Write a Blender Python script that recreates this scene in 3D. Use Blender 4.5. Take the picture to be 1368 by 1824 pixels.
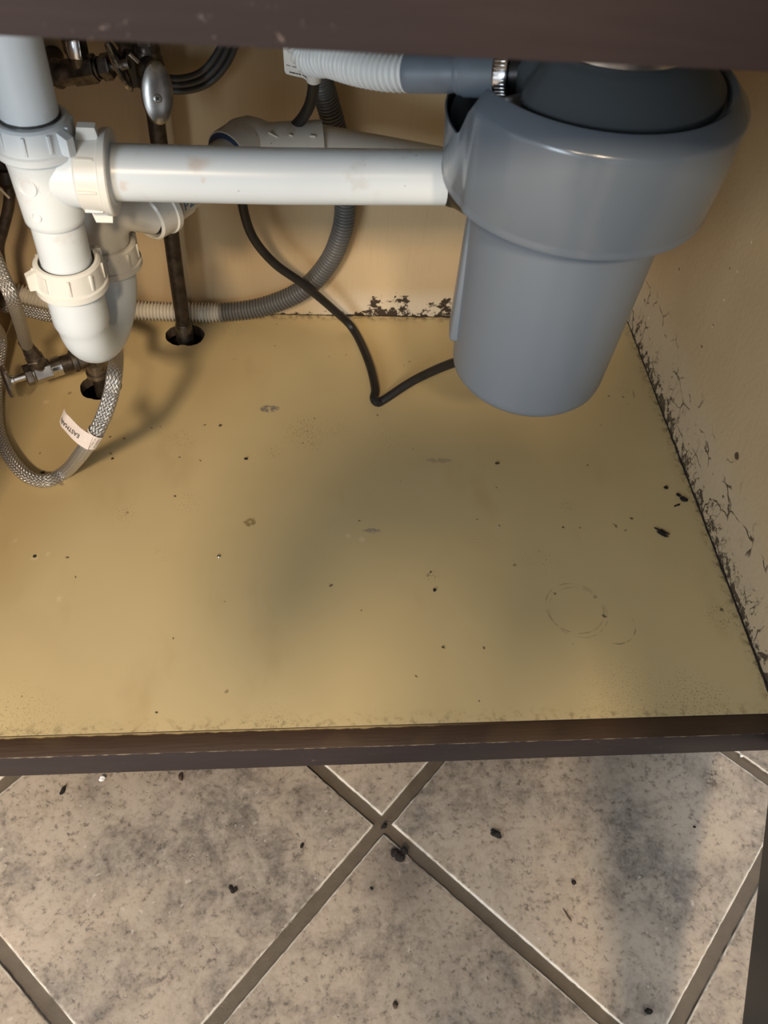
import bpy, bmesh, math, random
from mathutils import Vector, Matrix, noise
for o in list(bpy.data.objects): bpy.data.objects.remove(o)
S = bpy.context.scene
COL = S.collection
PI = math.pi
random.seed(7)

# ------------------------------------------------------------------ camera
FPX = 1510.28
CAM = Vector((-0.031, -0.3158, 0.6839))
pit, yaw, rol = 0.88537, 0.15262, 0.11295
cf = Vector((math.cos(pit)*math.sin(yaw), math.cos(pit)*math.cos(yaw), -math.sin(pit)))
r0 = cf.cross(Vector((0, 0, 1))).normalized(); u0 = r0.cross(cf)
cr = r0*math.cos(rol)+u0*math.sin(rol); cu = -r0*math.sin(rol)+u0*math.cos(rol)
cd = bpy.data.cameras.new('camera'); cam = bpy.data.objects.new('camera', cd); COL.objects.link(cam)
cd.sensor_fit = 'VERTICAL'; cd.sensor_height = 24; cd.lens = FPX*24/1824; cd.clip_start = 0.01
m = Matrix((cr, cu, -cf)).transposed().to_4x4(); m.translation = CAM; cam.matrix_world = m
cd.dof.use_dof = True; cd.dof.focus_distance = 0.82; cd.dof.aperture_fstop = 7.5
S.camera = cam
def ray(px, py): return cf+cr*((px-684)/FPX)-cu*((py-912)/FPX)
def atZ(px, py, v): k = ray(px, py); return CAM+k*((v-CAM.z)/k.z)
def atY(px, py, v): k = ray(px, py); return CAM+k*((v-CAM.y)/k.y)
def atX(px, py, v): k = ray(px, py); return CAM+k*((v-CAM.x)/k.x)
def atD(px, py, d): return CAM+ray(px, py)*d

# ------------------------------------------------------------------ world, lights, exposure
S.view_settings.view_transform = 'Standard'; S.view_settings.look = 'None'
S.view_settings.gamma = 1; S.view_settings.use_curve_mapping = False
S.view_settings.exposure = 0.0
w = bpy.data.worlds.new('room_light'); S.world = w; w.use_nodes = True
w.node_tree.nodes['Background'].inputs[0].default_value = (0.95, 0.97, 1.0, 1)
w.node_tree.nodes['Background'].inputs[1].default_value = 0.98
def area(name, loc, target, size, power, color, sy=None):
    l = bpy.data.lights.new(name, 'AREA'); l.energy = power; l.color = color
    l.shape = 'RECTANGLE'; l.size = size; l.size_y = sy or size
    o = bpy.data.objects.new(name, l); COL.objects.link(o); o.location = loc
    o.rotation_euler = (Vector(target)-Vector(loc)).to_track_quat('-Z', 'Y').to_euler(); return o
area('ceiling_lamp_behind', (0.05, -2.2, 2.2), (0, 0.2, 0), 0.26, 60, (1, 0.78, 0.54))
area('ceiling_lamp_left', (-0.68, -2.2, 2.15), (-0.1, 0.2, 0), 0.28, 70, (1, 0.78, 0.54))
area('cool_front_fill', (-1.5, -2.3, 0.95), (-0.1, 0.25, 0.35), 0.8, 40, (0.78, 0.90, 1.0), 1.0)  # unseen cool area light, added at front left to brighten the pipes

# ------------------------------------------------------------------ helpers
def setp(o, label=None, cat=None, group=None, kind=None):
    if label: o['label'] = label
    if cat: o['category'] = cat
    if group: o['group'] = group
    if kind: o['kind'] = kind
    return o
def thing(name, loc, label, cat, group=None):
    o = bpy.data.objects.new(name, None); COL.objects.link(o); o.location = loc; o.empty_display_size = 0.02
    return setp(o, label, cat, group)
def obj(name, bm, mat, parent=None, label=None, smooth=True, ang=35):
    bmesh.ops.recalc_face_normals(bm, faces=bm.faces[:])
    me = bpy.data.meshes.new(name); bm.to_mesh(me); bm.free()
    o = bpy.data.objects.new(name, me); COL.objects.link(o)
    for mm in (mat if isinstance(mat, (list, tuple)) else [mat]): me.materials.append(mm)
    if smooth:
        me.polygons.foreach_set('use_smooth', [True]*len(me.polygons)); me.set_sharp_from_angle(angle=math.radians(ang))
    if parent:
        o.parent = parent; p = parent; t = Vector()
        while p: t += p.location; p = p.parent
        o.location = -t
    if label: o['label'] = label
    return o
def B(): return bmesh.new()
def catmull(P, n=10):
    P = [Vector(p) for p in P]; Q = [P[0]*2-P[1]]+P+[P[-1]*2-P[-2]]; out = []
    for i in range(1, len(Q)-2):
        a, b, c, d = Q[i-1:i+3]
        for k in range(n):
            t = k/n; out.append(0.5*((2*b)+(c-a)*t+(2*a-5*b+4*c-d)*t*t+(3*b-a-3*c+d)*t**3))
    out.append(P[-1]); return out
def resample(P, step):
    L = [0]
    for a, b in zip(P, P[1:]): L.append(L[-1]+(b-a).length)
    n = max(2, int(L[-1]/step)); out = []; j = 0
    for i in range(n+1):
        s = L[-1]*i/n
        while j < len(P)-2 and L[j+1] < s: j += 1
        t = (s-L[j])/max(1e-9, L[j+1]-L[j]); out.append(P[j].lerp(P[j+1], t))
    return out, L[-1]
def tube(bm, P, r, seg=20, caps=True, rf=None, mat=0):
    """P: list of points; r: radius; rf(s, i) radius override by length."""
    uvl = bm.loops.layers.uv.verify(); P = [Vector(p) for p in P]
    T = [(P[min(i+1, len(P)-1)]-P[max(i-1, 0)]).normalized() for i in range(len(P))]
    a = T[0].orthogonal().normalized(); s = 0; rings = []; vs = []
    for i, p in enumerate(P):
        if i: s += (p-P[i-1]).length
        a = (a-T[i]*a.dot(T[i])).normalized(); b = T[i].cross(a)
        R = rf(s, i) if rf else r
        rings.append([bm.verts.new(p+(a*math.cos(2*PI*k/seg)+b*math.sin(2*PI*k/seg))*R) for k in range(seg)]); vs.append(s)
    for i in range(len(rings)-1):
        for k in range(seg):
            f = bm.faces.new((rings[i][k], rings[i][(k+1) % seg], rings[i+1][(k+1) % seg], rings[i+1][k])); f.material_index = mat
            for lp, uv in zip(f.loops, ((k/seg, vs[i]), ((k+1)/seg, vs[i]), ((k+1)/seg, vs[i+1]), (k/seg, vs[i+1]))): lp[uvl].uv = uv
    if caps:
        bm.faces.new(rings[0]).material_index = mat; bm.faces.new(rings[-1][::-1]).material_index = mat
    return bm
def lathe(bm, o, axis, prof, seg=48, mod=None, closed=False):
    """profile of (height, radius) about an axis; mod(angle, h, r)->(h, r)"""
    o = Vector(o); ax = Vector(axis).normalized()
    x = (Vector((1, 0, 0)) if abs(ax.x) < 0.9 else Vector((0, 1, 0))); x = (x-ax*x.dot(ax)).normalized(); y = ax.cross(x)
    rings = []
    for h, r in prof:
        ring = []
        for k in range(seg):
            t = 2*PI*k/seg; hh, rr = mod(t, h, r) if mod else (h, r)
            ring.append(bm.verts.new(o+ax*hh+(x*math.cos(t)+y*math.sin(t))*max(rr, 1e-5)))
        rings.append(ring)
    for i in range(len(rings)-1):
        for k in range(seg): bm.faces.new((rings[i][k], rings[i][(k+1) % seg], rings[i+1][(k+1) % seg], rings[i+1][k]))
    if closed:
        for k in range(seg): bm.faces.new((rings[-1][k], rings[-1][(k+1) % seg], rings[0][(k+1) % seg], rings[0][k]))
    else: bm.faces.new(rings[0]); bm.faces.new(rings[-1][::-1])
    return bm
def box(bm, lo, hi, bev=0.0, M=None, seg=2):
    r = bmesh.ops.create_cube(bm, size=1); vs = r['verts']; lo = Vector(lo); hi = Vector(hi); c = (lo+hi)/2; d = hi-lo
    for v in vs: v.co = Vector((c.x+v.co.x*d.x, c.y+v.co.y*d.y, c.z+v.co.z*d.z))
    if bev:
        es = list({e for v in vs for e in v.link_edges})
        g = bmesh.ops.bevel(bm, geom=es, offset=bev, segments=seg, affect='EDGES', profile=0.5); vs = [v for v in bm.verts if v in set(g['verts'])] or vs
        vs = list({v for f in g['faces'] for v in f.verts} | {v for v in vs if v.is_valid})
    if M:
        for v in vs: v.co = M @ v.co
    return vs
def frame(o, z, x=None):
    z = Vector(z).normalized(); x = Vector(x) if x else z.orthogonal(); x = (x-z*x.dot(z)).normalized(); y = z.cross(x)
    M = Matrix((x, y, z)).transposed().to_4x4(); M.translation = Vector(o); return M
def obox(bm, o, z, x, size, bev=0.0, seg=2):
    s = Vector(size)/2; return box(bm, -s, s, bev, frame(o, z, x), seg)
def smoothstep(a, b, t): t = max(0, min(1, (t-a)/(b-a))); return t*t*(3-2*t)

# ------------------------------------------------------------------ materials
class N:
    def __init__(s, name, rough=0.5, metal=0.0, spec=0.5):
        s.m = bpy.data.materials.new(name); s.m.use_nodes = True; s.t = s.m.node_tree; s.b = s.t.nodes['Principled BSDF']
        s.b.inputs['Roughness'].default_value = rough; s.b.inputs['Metallic'].default_value = metal
        s.b.inputs['Specular IOR Level'].default_value = spec
    def new(s, t, **k):
        n = s.t.nodes.new(t)
        for a, b in k.items(): setattr(n, a, b)
        return n
    def put(s, sock, v):
        if hasattr(v, 'is_output') or isinstance(v, bpy.types.NodeSocket): s.t.links.new(v, sock)
        else: sock.default_value = v
    def math(s, op, a, b=0.0, c=None, clamp=False):
        n = s.new('ShaderNodeMath', operation=op, use_clamp=clamp); s.put(n.inputs[0], a); s.put(n.inputs[1], b)
        if c is not None: s.put(n.inputs[2], c)
        return n.outputs[0]
    def ss(s, v, a, b):
        n = s.new('ShaderNodeMapRange', interpolation_type='SMOOTHSTEP'); s.put(n.inputs['Value'], v)
        s.put(n.inputs['From Min'], a); s.put(n.inputs['From Max'], b); return n.outputs[0]
    def mix(s, f, a, b):
        n = s.new('ShaderNodeMix', data_type='RGBA'); s.put(n.inputs[0], f); s.put(n.inputs[6], a if not isinstance(a, tuple) else (*a[:3], 1)); s.put(n.inputs[7], b if not isinstance(b, tuple) else (*b[:3], 1)); return n.outputs[2]
    def pos(s): return s.new('ShaderNodeNewGeometry').outputs['Position']
    def sep(s, v): n = s.new('ShaderNodeSeparateXYZ'); s.put(n.inputs[0], v); return n.outputs
    def vec(s, v, scale=(1, 1, 1), loc=(0, 0, 0), rot=(0, 0, 0)):
        n = s.new('ShaderNodeMapping'); s.put(n.inputs[0], v); n.inputs['Scale'].default_value = scale; n.inputs['Location'].default_value = loc; n.inputs['Rotation'].default_value = rot; return n.outputs[0]
    def noise(s, v, sc, det=4, rough=0.55, dist=0.0):
        n = s.new('ShaderNodeTexNoise'); s.put(n.inputs['Vector'], v); n.inputs['Scale'].default_value = sc; n.inputs['Detail'].default_value = det; n.inputs['Roughness'].default_value = rough; n.inputs['Distortion'].default_value = dist; return n.outputs[0]
    def noisec(s, v, sc, det=3):
        n = s.new('ShaderNodeTexNoise'); s.put(n.inputs['Vector'], v); n.inputs['Scale'].default_value = sc; n.inputs['Detail'].default_value = det; return n.outputs[1]
    def voro(s, v, sc, feat='F1', rnd=1.0):
        n = s.new('ShaderNodeTexVoronoi', feature=feat); s.put(n.inputs['Vector'], v); n.inputs['Scale'].default_value = sc; n.inputs['Randomness'].default_value = rnd; return n.outputs['Distance']
    def bump(s, h, st=0.3, dist=0.001, nrm=None):
        n = s.new('ShaderNodeBump'); s.put(n.inputs['Height'], h); n.inputs['Strength'].default_value = st; n.inputs['Distance'].default_value = dist
        if nrm: s.put(n.inputs['Normal'], nrm)
        return n.outputs[0]
    def warp(s, v, amt, sc):
        c = s.noisec(v, sc); a = s.new('ShaderNodeVectorMath', operation='SUBTRACT'); s.put(a.inputs[0], c); a.inputs[1].default_value = (.5, .5, .5)
        b = s.new('ShaderNodeVectorMath', operation='MULTIPLY_ADD'); s.put(b.inputs[0], a.outputs[0]); b.inputs[1].default_value = (amt,)*3; s.put(b.inputs[2], v); return b.outputs[0]
    def dist(s, v, p):
        n = s.new('ShaderNodeVectorMath', operation='DISTANCE'); s.put(n.inputs[0], v); n.inputs[1].default_value = p; return n.outputs['Value']
    def done(s, color=None, rough=None, nrm=None):
        if color is not None: s.put(s.b.inputs['Base Color'], (*color[:3], 1) if isinstance(color, tuple) else color)
        if rough is not None: s.put(s.b.inputs['Roughness'], rough)
        if nrm is not None: s.put(s.b.inputs['Normal'], nrm)
        return s.m
def srgb(r, g, b): return tuple(((c/255)/12.92 if c < 10 else (((c/255)+.055)/1.055)**2.4) for c in (r, g, b))
def simple(name, col, rough=0.5, metal=0.0, var=0.15, sc=60, bump=0.0):
    n = N(name, rough, metal); p = n.pos(); f = n.noise(p, sc, 4)
    c = n.mix(n.ss(f, .3, .7), tuple(x*(1-var) for x in col), tuple(min(1, x*(1+var)) for x in col))
    return n.done(c, None, n.bump(f, bump) if bump else None)

FRONT_Z = 0.0
def mat_vinyl():
    n = N('tan_vinyl', 0.38); p = n.pos(); wp = n.warp(p, 0.006, 220)
    base = n.mix(n.ss(n.noise(p, 4, 4), .35, .65), (0.555, 0.43, 0.22), (0.60, 0.468, 0.245))
    base = n.mix(n.math('MULTIPLY', n.ss(n.noise(n.vec(p, (1, .4, 1)), 14, 4), .56, .75), .35), base, (0.42, 0.28, 0.12))
    dark = None
    def add(a, b): return b if a is None else n.math('MAXIMUM', a, b)
    # small single specks (pixel, radius in mm, strength)
    for (x, y, r, s) in [(120,994,2,.8),(135,1027,1.4,.8),(310,1137,1.3,.8),(279,1268,1.8,.9),(40,1240,1.3,.7),(404,1231,1.8,.5),(400,1071,1.6,.4),
                         (590,1042,2.6,.8),(643,1087,1.2,.8),(742,1205,1.6,.8),(791,1152,2.2,1),(862,1153,1.8,.9),(854,1249,1.3,.8),(640,927,2,.9),
                         (714,857,1.2,.8),(735,800,1.5,.6),(763,1024,2.4,.4),(766,1018,1.8,.9),(850,925,1.4,.9),(886,869,1.6,.9),(1047,828,2,.7),(1003,940,1.8,.9),
                         (1033,940,1.5,.6),(1125,923,2.2,.9),(917,1007,2,.6),(960,983,1.6,.5),(365,757,1.6,.9),(393,758,2.4,.9),(270,762,1.6,.8),(287,760,1.5,.8),
                         (320,814,2.2,.7),(357,820,1.5,.7),(227,913,2.4,.5),(312,883,2,.9),(560,745,1.5,.8),(548,768,1.5,.7),(617,632,1.6,.8),(587,635,1.3,.8),(492,577,1.4,.6),
                         (415,640,1.2,.6),(420,640,1.1,.6),(490,616,1.3,.6),(719,652,1.6,.7),(729,644,1.6,.7),(673,740,1.8,.7),(1110,707,2.2,.6),(1084,705,1.4,.9),(1070,757,1.5,.6),
                         (1077,1097,2.6,.8),(988,1057,1.6,.8),(1286,1086,2.4,.8),(1096,936,2.8,.7),(1114,945,2,.6),(1021,1147,1,.6),(197,745,2,.7),(222,780,2,1),(198,808,2,.7),(200,816,2.8,1),
                         (70,807,1.4,1),(76,842,3,1),(110,862,3,.5),(195,778,2.2,.8),(540,790,1.2,.7),(555,790,1.2,.7),(565,801,1.2,.7),(1060,1063,2.6,.4),(60,620,2,.6),(124,700,3,.5)]:
        d = n.dist(wp, tuple(atZ(x, y, 0))); dark = add(dark, n.math('MULTIPLY', n.ss(d, r*.00105, r*.00045), s))
    # diffuse speckle clusters (pixel, radius m, strength)
    fine = n.ss(n.noise(p, 620, 2), .58, .68)
    for (x, y, r, s) in [(325,785,.024,.6),(335,895,.022,.5),(545,770,.04,.75),(600,760,.03,.4),(690,785,.035,.35),(485,805,.015,.6),(1290,1100,.03,.9),(1010,902,.012,.7),(1240,1255,.05,.8),
                         (340,590,.035,.7),(410,580,.04,.35),(1110,690,.018,.5),(870,960,.03,.3),(960,1000,.03,.35),(480,1310,.04,.6),(1130,1260,.07,.5),(770,1025,.012,.8),(290,985,.02,.3),(220,915,.02,.5),(30,1300,.06,.5)]:
        d = n.dist(p, tuple(atZ(x, y, 0))); dark = add(dark, n.math('MULTIPLY', n.math('MULTIPLY', n.ss(d, r, r*.2), fine), s))
    # arcs left by round containers
    nz = n.noise(p, 90, 3)
    for (x, y, r, s, wd, side) in [(1024,1083,.0285,.42,.0009,None),(1030,1090,.0285,.32,.0008,None),(1092,1112,.0215,.6,.001,1),(1100,700,.02,.4,.002,1)]:
        c = atZ(x, y, 0); d = n.math('ABSOLUTE', n.math('SUBTRACT', n.dist(n.warp(p, .0015, 120), tuple(c)), r))
        k = n.math('MULTIPLY', n.ss(d, wd, wd*.2), n.ss(nz, .42, .62))
        if side:
            sx = n.sep(p); q = n.math('SUBTRACT', n.math('SUBTRACT', sx[0], c.x), n.math('SUBTRACT', sx[1], c.y)); k = n.math('MULTIPLY', k, n.ss(q, .012, .022))
        dark = add(dark, n.math('MULTIPLY', k, s))
    # grime by the walls and the front edge
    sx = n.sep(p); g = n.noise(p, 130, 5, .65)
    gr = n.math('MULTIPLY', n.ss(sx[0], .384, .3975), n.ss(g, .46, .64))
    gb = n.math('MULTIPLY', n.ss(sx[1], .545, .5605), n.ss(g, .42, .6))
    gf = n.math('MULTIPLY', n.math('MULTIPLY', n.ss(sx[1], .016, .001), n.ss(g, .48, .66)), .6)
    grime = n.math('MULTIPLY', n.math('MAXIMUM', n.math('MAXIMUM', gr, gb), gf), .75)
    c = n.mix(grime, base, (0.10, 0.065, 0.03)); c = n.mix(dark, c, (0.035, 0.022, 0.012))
    # greyish scuffs and the round brown drip
    for (x, y, rr, sc, rot, colr, s) in [(480,728,.0125,(1,1.9,1),.1,(.21,.19,.16),.95),(662,945,.010,(1,2.6,1),-.75,(.25,.19,.17),.7),(783,820,.017,(1,4,1),.9,(.33,.25,.18),.6),(445,930,.0068,(1,1.1,1),0,(.20,.13,.045),.75)]:
        pp = atZ(x, y, 0); rr2 = n.vec(wp, (1, 1, 1), tuple(-pp)); rr3 = n.vec(rr2, sc, (0, 0, 0), (0, 0, rot)); d = n.dist(rr3, (0, 0, 0))
        nn = n.ss(n.noise(p, 260, 4), .36, .52); c = n.mix(n.math('MULTIPLY', n.math('MULTIPLY', n.ss(d, rr, rr*.7), nn), s), c, colr)
    # light chips
    for (x, y, r) in [(28,962,3),(85,987,3),(105,1067,3.5),(62,993,5),(620,955,4),(645,961,4),(82,716,4)]:
        c = n.mix(n.math('MULTIPLY', n.ss(n.dist(wp, tuple(atZ(x, y, 0))), r*.001, r*.0005), .6), c, (.72, .56, .33))
    h = n.noise(p, 45, 3)
    return n.done(c, n.math('ADD', n.math('MULTIPLY', h, .2), .30), n.bump(n.noise(p, 9, 3), .25, .004))
def mat_wall(name, axis):
    n = N(name, 0.5); p = n.pos(); s = n.sep(p)
    grain = n.noise(n.vec(p, (70, 70, 3.5)), 5, 5, .6); base = n.mix(n.ss(n.noise(p, 5, 3), .3, .7), (0.45, 0.335, 0.195), (0.51, 0.385, 0.23))
    base = n.mix(n.math('MULTIPLY', n.ss(grain, .50, .75), .18), base, (0.33, 0.22, 0.11))
    z = s[2]; wp = n.warp(p, .012, 60)
    if axis == 'back':
        wear = n.noise(n.vec(p, (1, 1, .8)), 38, 6, .68)
        pale = n.math('MULTIPLY', n.ss(z, .05, .012), n.ss(s[0], -.04, .03))
        base = n.mix(n.math('MULTIPLY', pale, .75), base, (0.60, 0.52, 0.40))
        # peeled dark patches: chipped band along the foot, taller between x .06 and .2
        hgt = n.math('ADD', .004, n.math('MULTIPLY', n.math('MULTIPLY', n.ss(s[0], .045, .066), n.ss(s[0], .112, .100)), .026))
        hgt = n.math('ADD', hgt, n.math('MULTIPLY', n.ss(s[0], .12, .135), .020)); hgt = n.math('MULTIPLY', hgt, n.ss(s[0], -.07, -.03))
        rel = n.math('DIVIDE', z, n.math('ADD', hgt, .0005))
        th = n.math('ADD', n.math('MULTIPLY', rel, .12), .42); pk = n.noise(n.vec(p, (1, 1, 1.3)), 90, 5, .7)
        dk = n.math('MULTIPLY', n.ss(n.math('SUBTRACT', pk, th), 0, .03), n.ss(rel, 1.8, 1.2))
        sp = n.math('MULTIPLY', n.ss(n.voro(p, 130), .10, .05), n.math('MULTIPLY', n.ss(z, .09, .0), n.ss(n.noise(p, 20, 2), .5, .62)))
        dk = n.math('MAXIMUM', dk, sp); h = n.math('SUBTRACT', 1, dk)
        c = n.mix(dk, base, (0.035, 0.023, 0.015))
        return n.done(c, .5, n.bump(h, .5, .0008, n.bump(grain, .25, .0008)))
    band = n.math('ADD', .05, n.math('MULTIPLY', n.noise(n.vec(p, (1, 6, .2)), 1.2, 3), .05))
    rel = n.math('DIVIDE', z, band)
    base = n.mix(n.math('MULTIPLY', n.ss(rel, 1.3, .75), .45), base, (0.50, 0.41, 0.30))
    cell = n.voro(n.warp(n.vec(p, (1, .75, 1)), .02, 45), 34, 'DISTANCE_TO_EDGE'); gate = n.ss(n.noise(p, 24, 3), .50, .60)
    crack = n.math('MULTIPLY', n.math('MULTIPLY', n.ss(cell, .035, .012), gate), n.ss(rel, 1.25, .95))
    cell2 = n.voro(n.warp(n.vec(p, (1, 1.6, .7)), .02, 70), 75, 'DISTANCE_TO_EDGE')
    crack2 = n.math('MULTIPLY', n.math('MULTIPLY', n.ss(cell2, .07, .02), n.ss(n.noise(p, 35, 3), .50, .62)), n.ss(rel, .75, .3))
    pk = n.noise(p, 100, 5, .7); th = n.math('ADD', n.math('MULTIPLY', rel, .55), .44)
    chip = n.ss(n.math('SUBTRACT', pk, th), 0, .02)
    chip = n.math('MAXIMUM', chip, n.math('MULTIPLY', n.ss(n.noise(n.vec(p, (1, 1, 1)), 46, 4, .6), .67, .69), n.ss(rel, 1.0, .7)))
    dk = n.math('MAXIMUM', n.math('MAXIMUM', crack, crack2), chip)
    for (x, y, r) in [(1270,579,.0018),(1250,617,.0018),(1300,478,.0012),(1209,479,.0018),(1312,812,.005)]:
        dk = n.math('MAXIMUM', dk, n.ss(n.dist(n.warp(p, .004, 150), tuple(atX(x, y, .3973))), r, r*.6))
    c = n.mix(n.math('MULTIPLY', dk, .93), base, (0.045, 0.03, 0.02))
    for (x, y, r) in [(1313,484,.0018),(1290,534,.0018),(1269,582,.0018),(1338,432,.0015),(1155,567,.002)]:
        c = n.mix(n.ss(n.dist(n.warp(p, .003, 150), tuple(atX(x, y, .3973))), r, r*.5), c, (.75, .66, .5))
    h = n.math('SUBTRACT', 1, dk)
    return n.done(c, .5, n.bump(h, .6, .001, n.bump(n.noise(n.vec(p, (1, 20, 20), (0, 0, 0), (.5, 0, 0)), 8, 4), .35, .0012)))
TH, TS, TU, TV, TZ = -0.76571, 0.30355, 0.04586, -0.03472, -0.14926
def mat_tile():
    n = N('grey_beige_stone_tile', 0.42); p = n.pos()
    q = n.vec(p, (1, 1, 1), (-TU, -TV, 0)); q = n.vec(q, (1/TS,)*3, (0, 0, 0), (0, 0, -TH)); s = n.sep(q)
    def edge(a): f = n.math('FRACT', n.math('ADD', a, 20)); return n.math('MINIMUM', f, n.math('SUBTRACT', 1, f))
    d = n.math('MULTIPLY', n.math('MINIMUM', edge(s[0]), edge(s[1])), TS)
    fl = n.new('ShaderNodeVectorMath', operation='FLOOR'); n.put(fl.inputs[0], q); wn = n.new('ShaderNodeTexWhiteNoise'); n.put(wn.inputs[0], fl.outputs[0])
    off = n.new('ShaderNodeVectorMath', operation='MULTIPLY_ADD'); n.put(off.inputs[0], wn.outputs['Color']); off.inputs[1].default_value = (7, 7, 0); n.put(off.inputs[2], p); t = off.outputs[0]
    big = n.noise(t, 7, 5, .6, .4); mid = n.noise(t, 34, 6, .7, .6); fine = n.noise(t, 170, 5, .75)
    c = n.mix(n.ss(big, .36, .64), (0.20, 0.168, 0.138), (0.43, 0.345, 0.262))
    c = n.mix(n.math('MULTIPLY', n.ss(mid, .40, .66), .6), c, (0.45, 0.38, 0.30))
    c = n.mix(n.math('MULTIPLY', n.ss(mid, .50, .30), .45), c, (0.125, 0.11, 0.095))
    c = n.mix(n.math('MULTIPLY', n.ss(fine, .46, .70), .35), c, (0.50, 0.44, 0.37))
    c = n.mix(n.math('MULTIPLY', n.ss(fine, .48, .32), .7), c, (0.075, 0.064, 0.054))
    pit = n.math('MULTIPLY', n.ss(n.voro(n.warp(t, .014, 160), 120), .17, .07), n.ss(n.noise(t, 19, 3), .46, .6))
    c = n.mix(n.math('MULTIPLY', pit, .5), c, (0.07, 0.058, 0.048))
    lite = n.math('MULTIPLY', n.ss(n.voro(n.warp(n.vec(t, (1.1, .8, 1), (3, 5, 0)), .015, 110), 85), .15, .08), n.ss(n.noise(t, 21, 3), .5, .6))
    c = n.mix(n.math('MULTIPLY', lite, .45), c, (.66, .60, .52))
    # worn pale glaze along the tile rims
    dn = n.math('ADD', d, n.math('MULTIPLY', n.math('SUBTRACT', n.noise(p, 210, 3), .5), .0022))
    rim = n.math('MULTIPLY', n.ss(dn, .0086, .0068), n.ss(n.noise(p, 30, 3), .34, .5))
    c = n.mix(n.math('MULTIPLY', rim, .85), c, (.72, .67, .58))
    g = n.mix(n.noise(p, 60, 5, .7), (.085, .066, .046), (.165, .13, .092))
    c = n.mix(n.ss(d, .0066, .0060), c, g)
    for (x, y, r) in [(1268,1388,.016),(1275,1380,.007)]:
        c = n.mix(n.math('MULTIPLY', n.math('MULTIPLY', n.ss(n.dist(p, tuple(atZ(x, y, TZ))), r, r*.3), n.ss(fine, .46, .56)), .8), c, (.05, .03, .015))
    for (x, y, r, s) in [(711,1550,.05,.6),(660,1583,.01,.5)]:
        c = n.mix(n.math('MULTIPLY', n.math('MULTIPLY', n.ss(n.dist(p, tuple(atZ(x, y, TZ))), r, r*.2), n.ss(mid, .4, .6)), s), c, (.12, .10, .085))
    hh = n.math('ADD', n.math('MULTIPLY', mid, .5), n.math('SUBTRACT', n.math('MULTIPLY', fine, .3), n.math('MULTIPLY', pit, .5)))
    return n.done(c, n.math('ADD', .30, n.math('MULTIPLY', fine, .3)), n.bump(hh, .55, .0014))
def mat_pvc(name, col, dirt=.3, scale=30):
    n = N(name, 0.30); p = n.pos(); c = n.mix(n.noise(p, 25, 3), tuple(x*.93 for x in col), col)
    c = n.mix(n.math('MULTIPLY', n.ss(n.noise(p, scale, 5, .65), .58, .72), dirt), c, (.42, .30, .19))
    c = n.mix(n.math('MULTIPLY', n.ss(n.voro(n.warp(p, .01, 90), 130), .10, .05), n.math('MULTIPLY', n.ss(n.noise(p, 18, 2), .52, .6), .7)), c, (.14, .10, .07))
    return n, p, c
V_PVC = (lambda t: t[0].done(t[2], None, t[0].bump(t[0].noise(t[1], 50, 3), .12, .0008)))(mat_pvc('white_pvc', (.665, .72, .75)))
def stained():
    n, p, c = mat_pvc('white_pvc_rust_stained', (.665, .72, .75), .25)
    wp = n.warp(p, .012, 90)
    for (x, y, r, s) in [(352,290,.007,.4),(345,300,.004,.3),(362,320,.004,.4),(365,340,.005,.45),(372,355,.007,.7),(345,361,.006,.7),(530,282,.004,.45),(245,278,.004,.6),(222,335,.004,.35),(530,360,.004,.5),(643,360,.003,.4),(700,300,.006,.2)]:
        q = atD(x, y, .585); c = n.mix(n.math('MULTIPLY', n.ss(n.dist(wp, tuple(q)), r*1.3, r*.3), s), c, (.50, .30, .17))
    return n.done(c)
PVC_ST = stained()
PVC_OLD = (lambda t: t[0].done(t[2], None, t[0].bump(t[0].noise(t[1], 50, 3), .12, .0008)))(mat_pvc('aged_cream_pvc', (.60, .575, .51), .55, 22))
PVC_NUT = (lambda t: t[0].done(t[2], None, t[0].bump(t[0].noise(t[1], 50, 3), .12, .0008)))(mat_pvc('ivory_pvc_nut', (.70, .69, .64), .45, 26))
PUTTY = simple('dark_seal', (.03, .028, .026), .7)
BROWNPIPE = simple('dark_brown_tarnished_pipe', (.055, .042, .032), .42, .55, .5, 90, .3)
BROWNMET = simple('tarnished_nickel', (.15, .132, .115), .34, .85, .5, 120, .25)
CHROME = simple('chrome', (.62, .62, .62), .17, 1.0, .15, 80)
STEEL = simple('worn_steel_handle', (.40, .385, .365), .3, .95, .25, 70)
BLACK = simple('black_rubber', (.010, .009, .009), .50, 0, .3)
BLACKPL = simple('black_plastic', (.013, .013, .014), .35)
GREYCAB = simple('charcoal_cable', (.055, .058, .062), .4)
RUBBER = simple('grey_rubber_elbow', (.11, .135, .165), .48, 0, .12, 40)
WHITETAG = simple('white_vinyl_tag', (.62, .62, .60), .4, 0, .06)
INK = simple('black_print', (.015, .015, .015), .5)
BLUE = simple('blue_print', (.05, .15, .30), .5)
def mat_disposer(name, col, rough):
    n = N(name, rough); p = n.pos(); return n.done(n.mix(n.noise(p, 8, 2), tuple(x*.94 for x in col), col), None, n.bump(n.noise(p, 700, 2), .04, .0003))
DISP = mat_disposer('blue_grey_plastic', (.118, .142, .172), .19)
DISPB = mat_disposer('blue_grey_plastic_body', (.145, .173, .208), .30)
DISPD = mat_disposer('dark_slate_plastic', (.060, .074, .084), .5)
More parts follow.
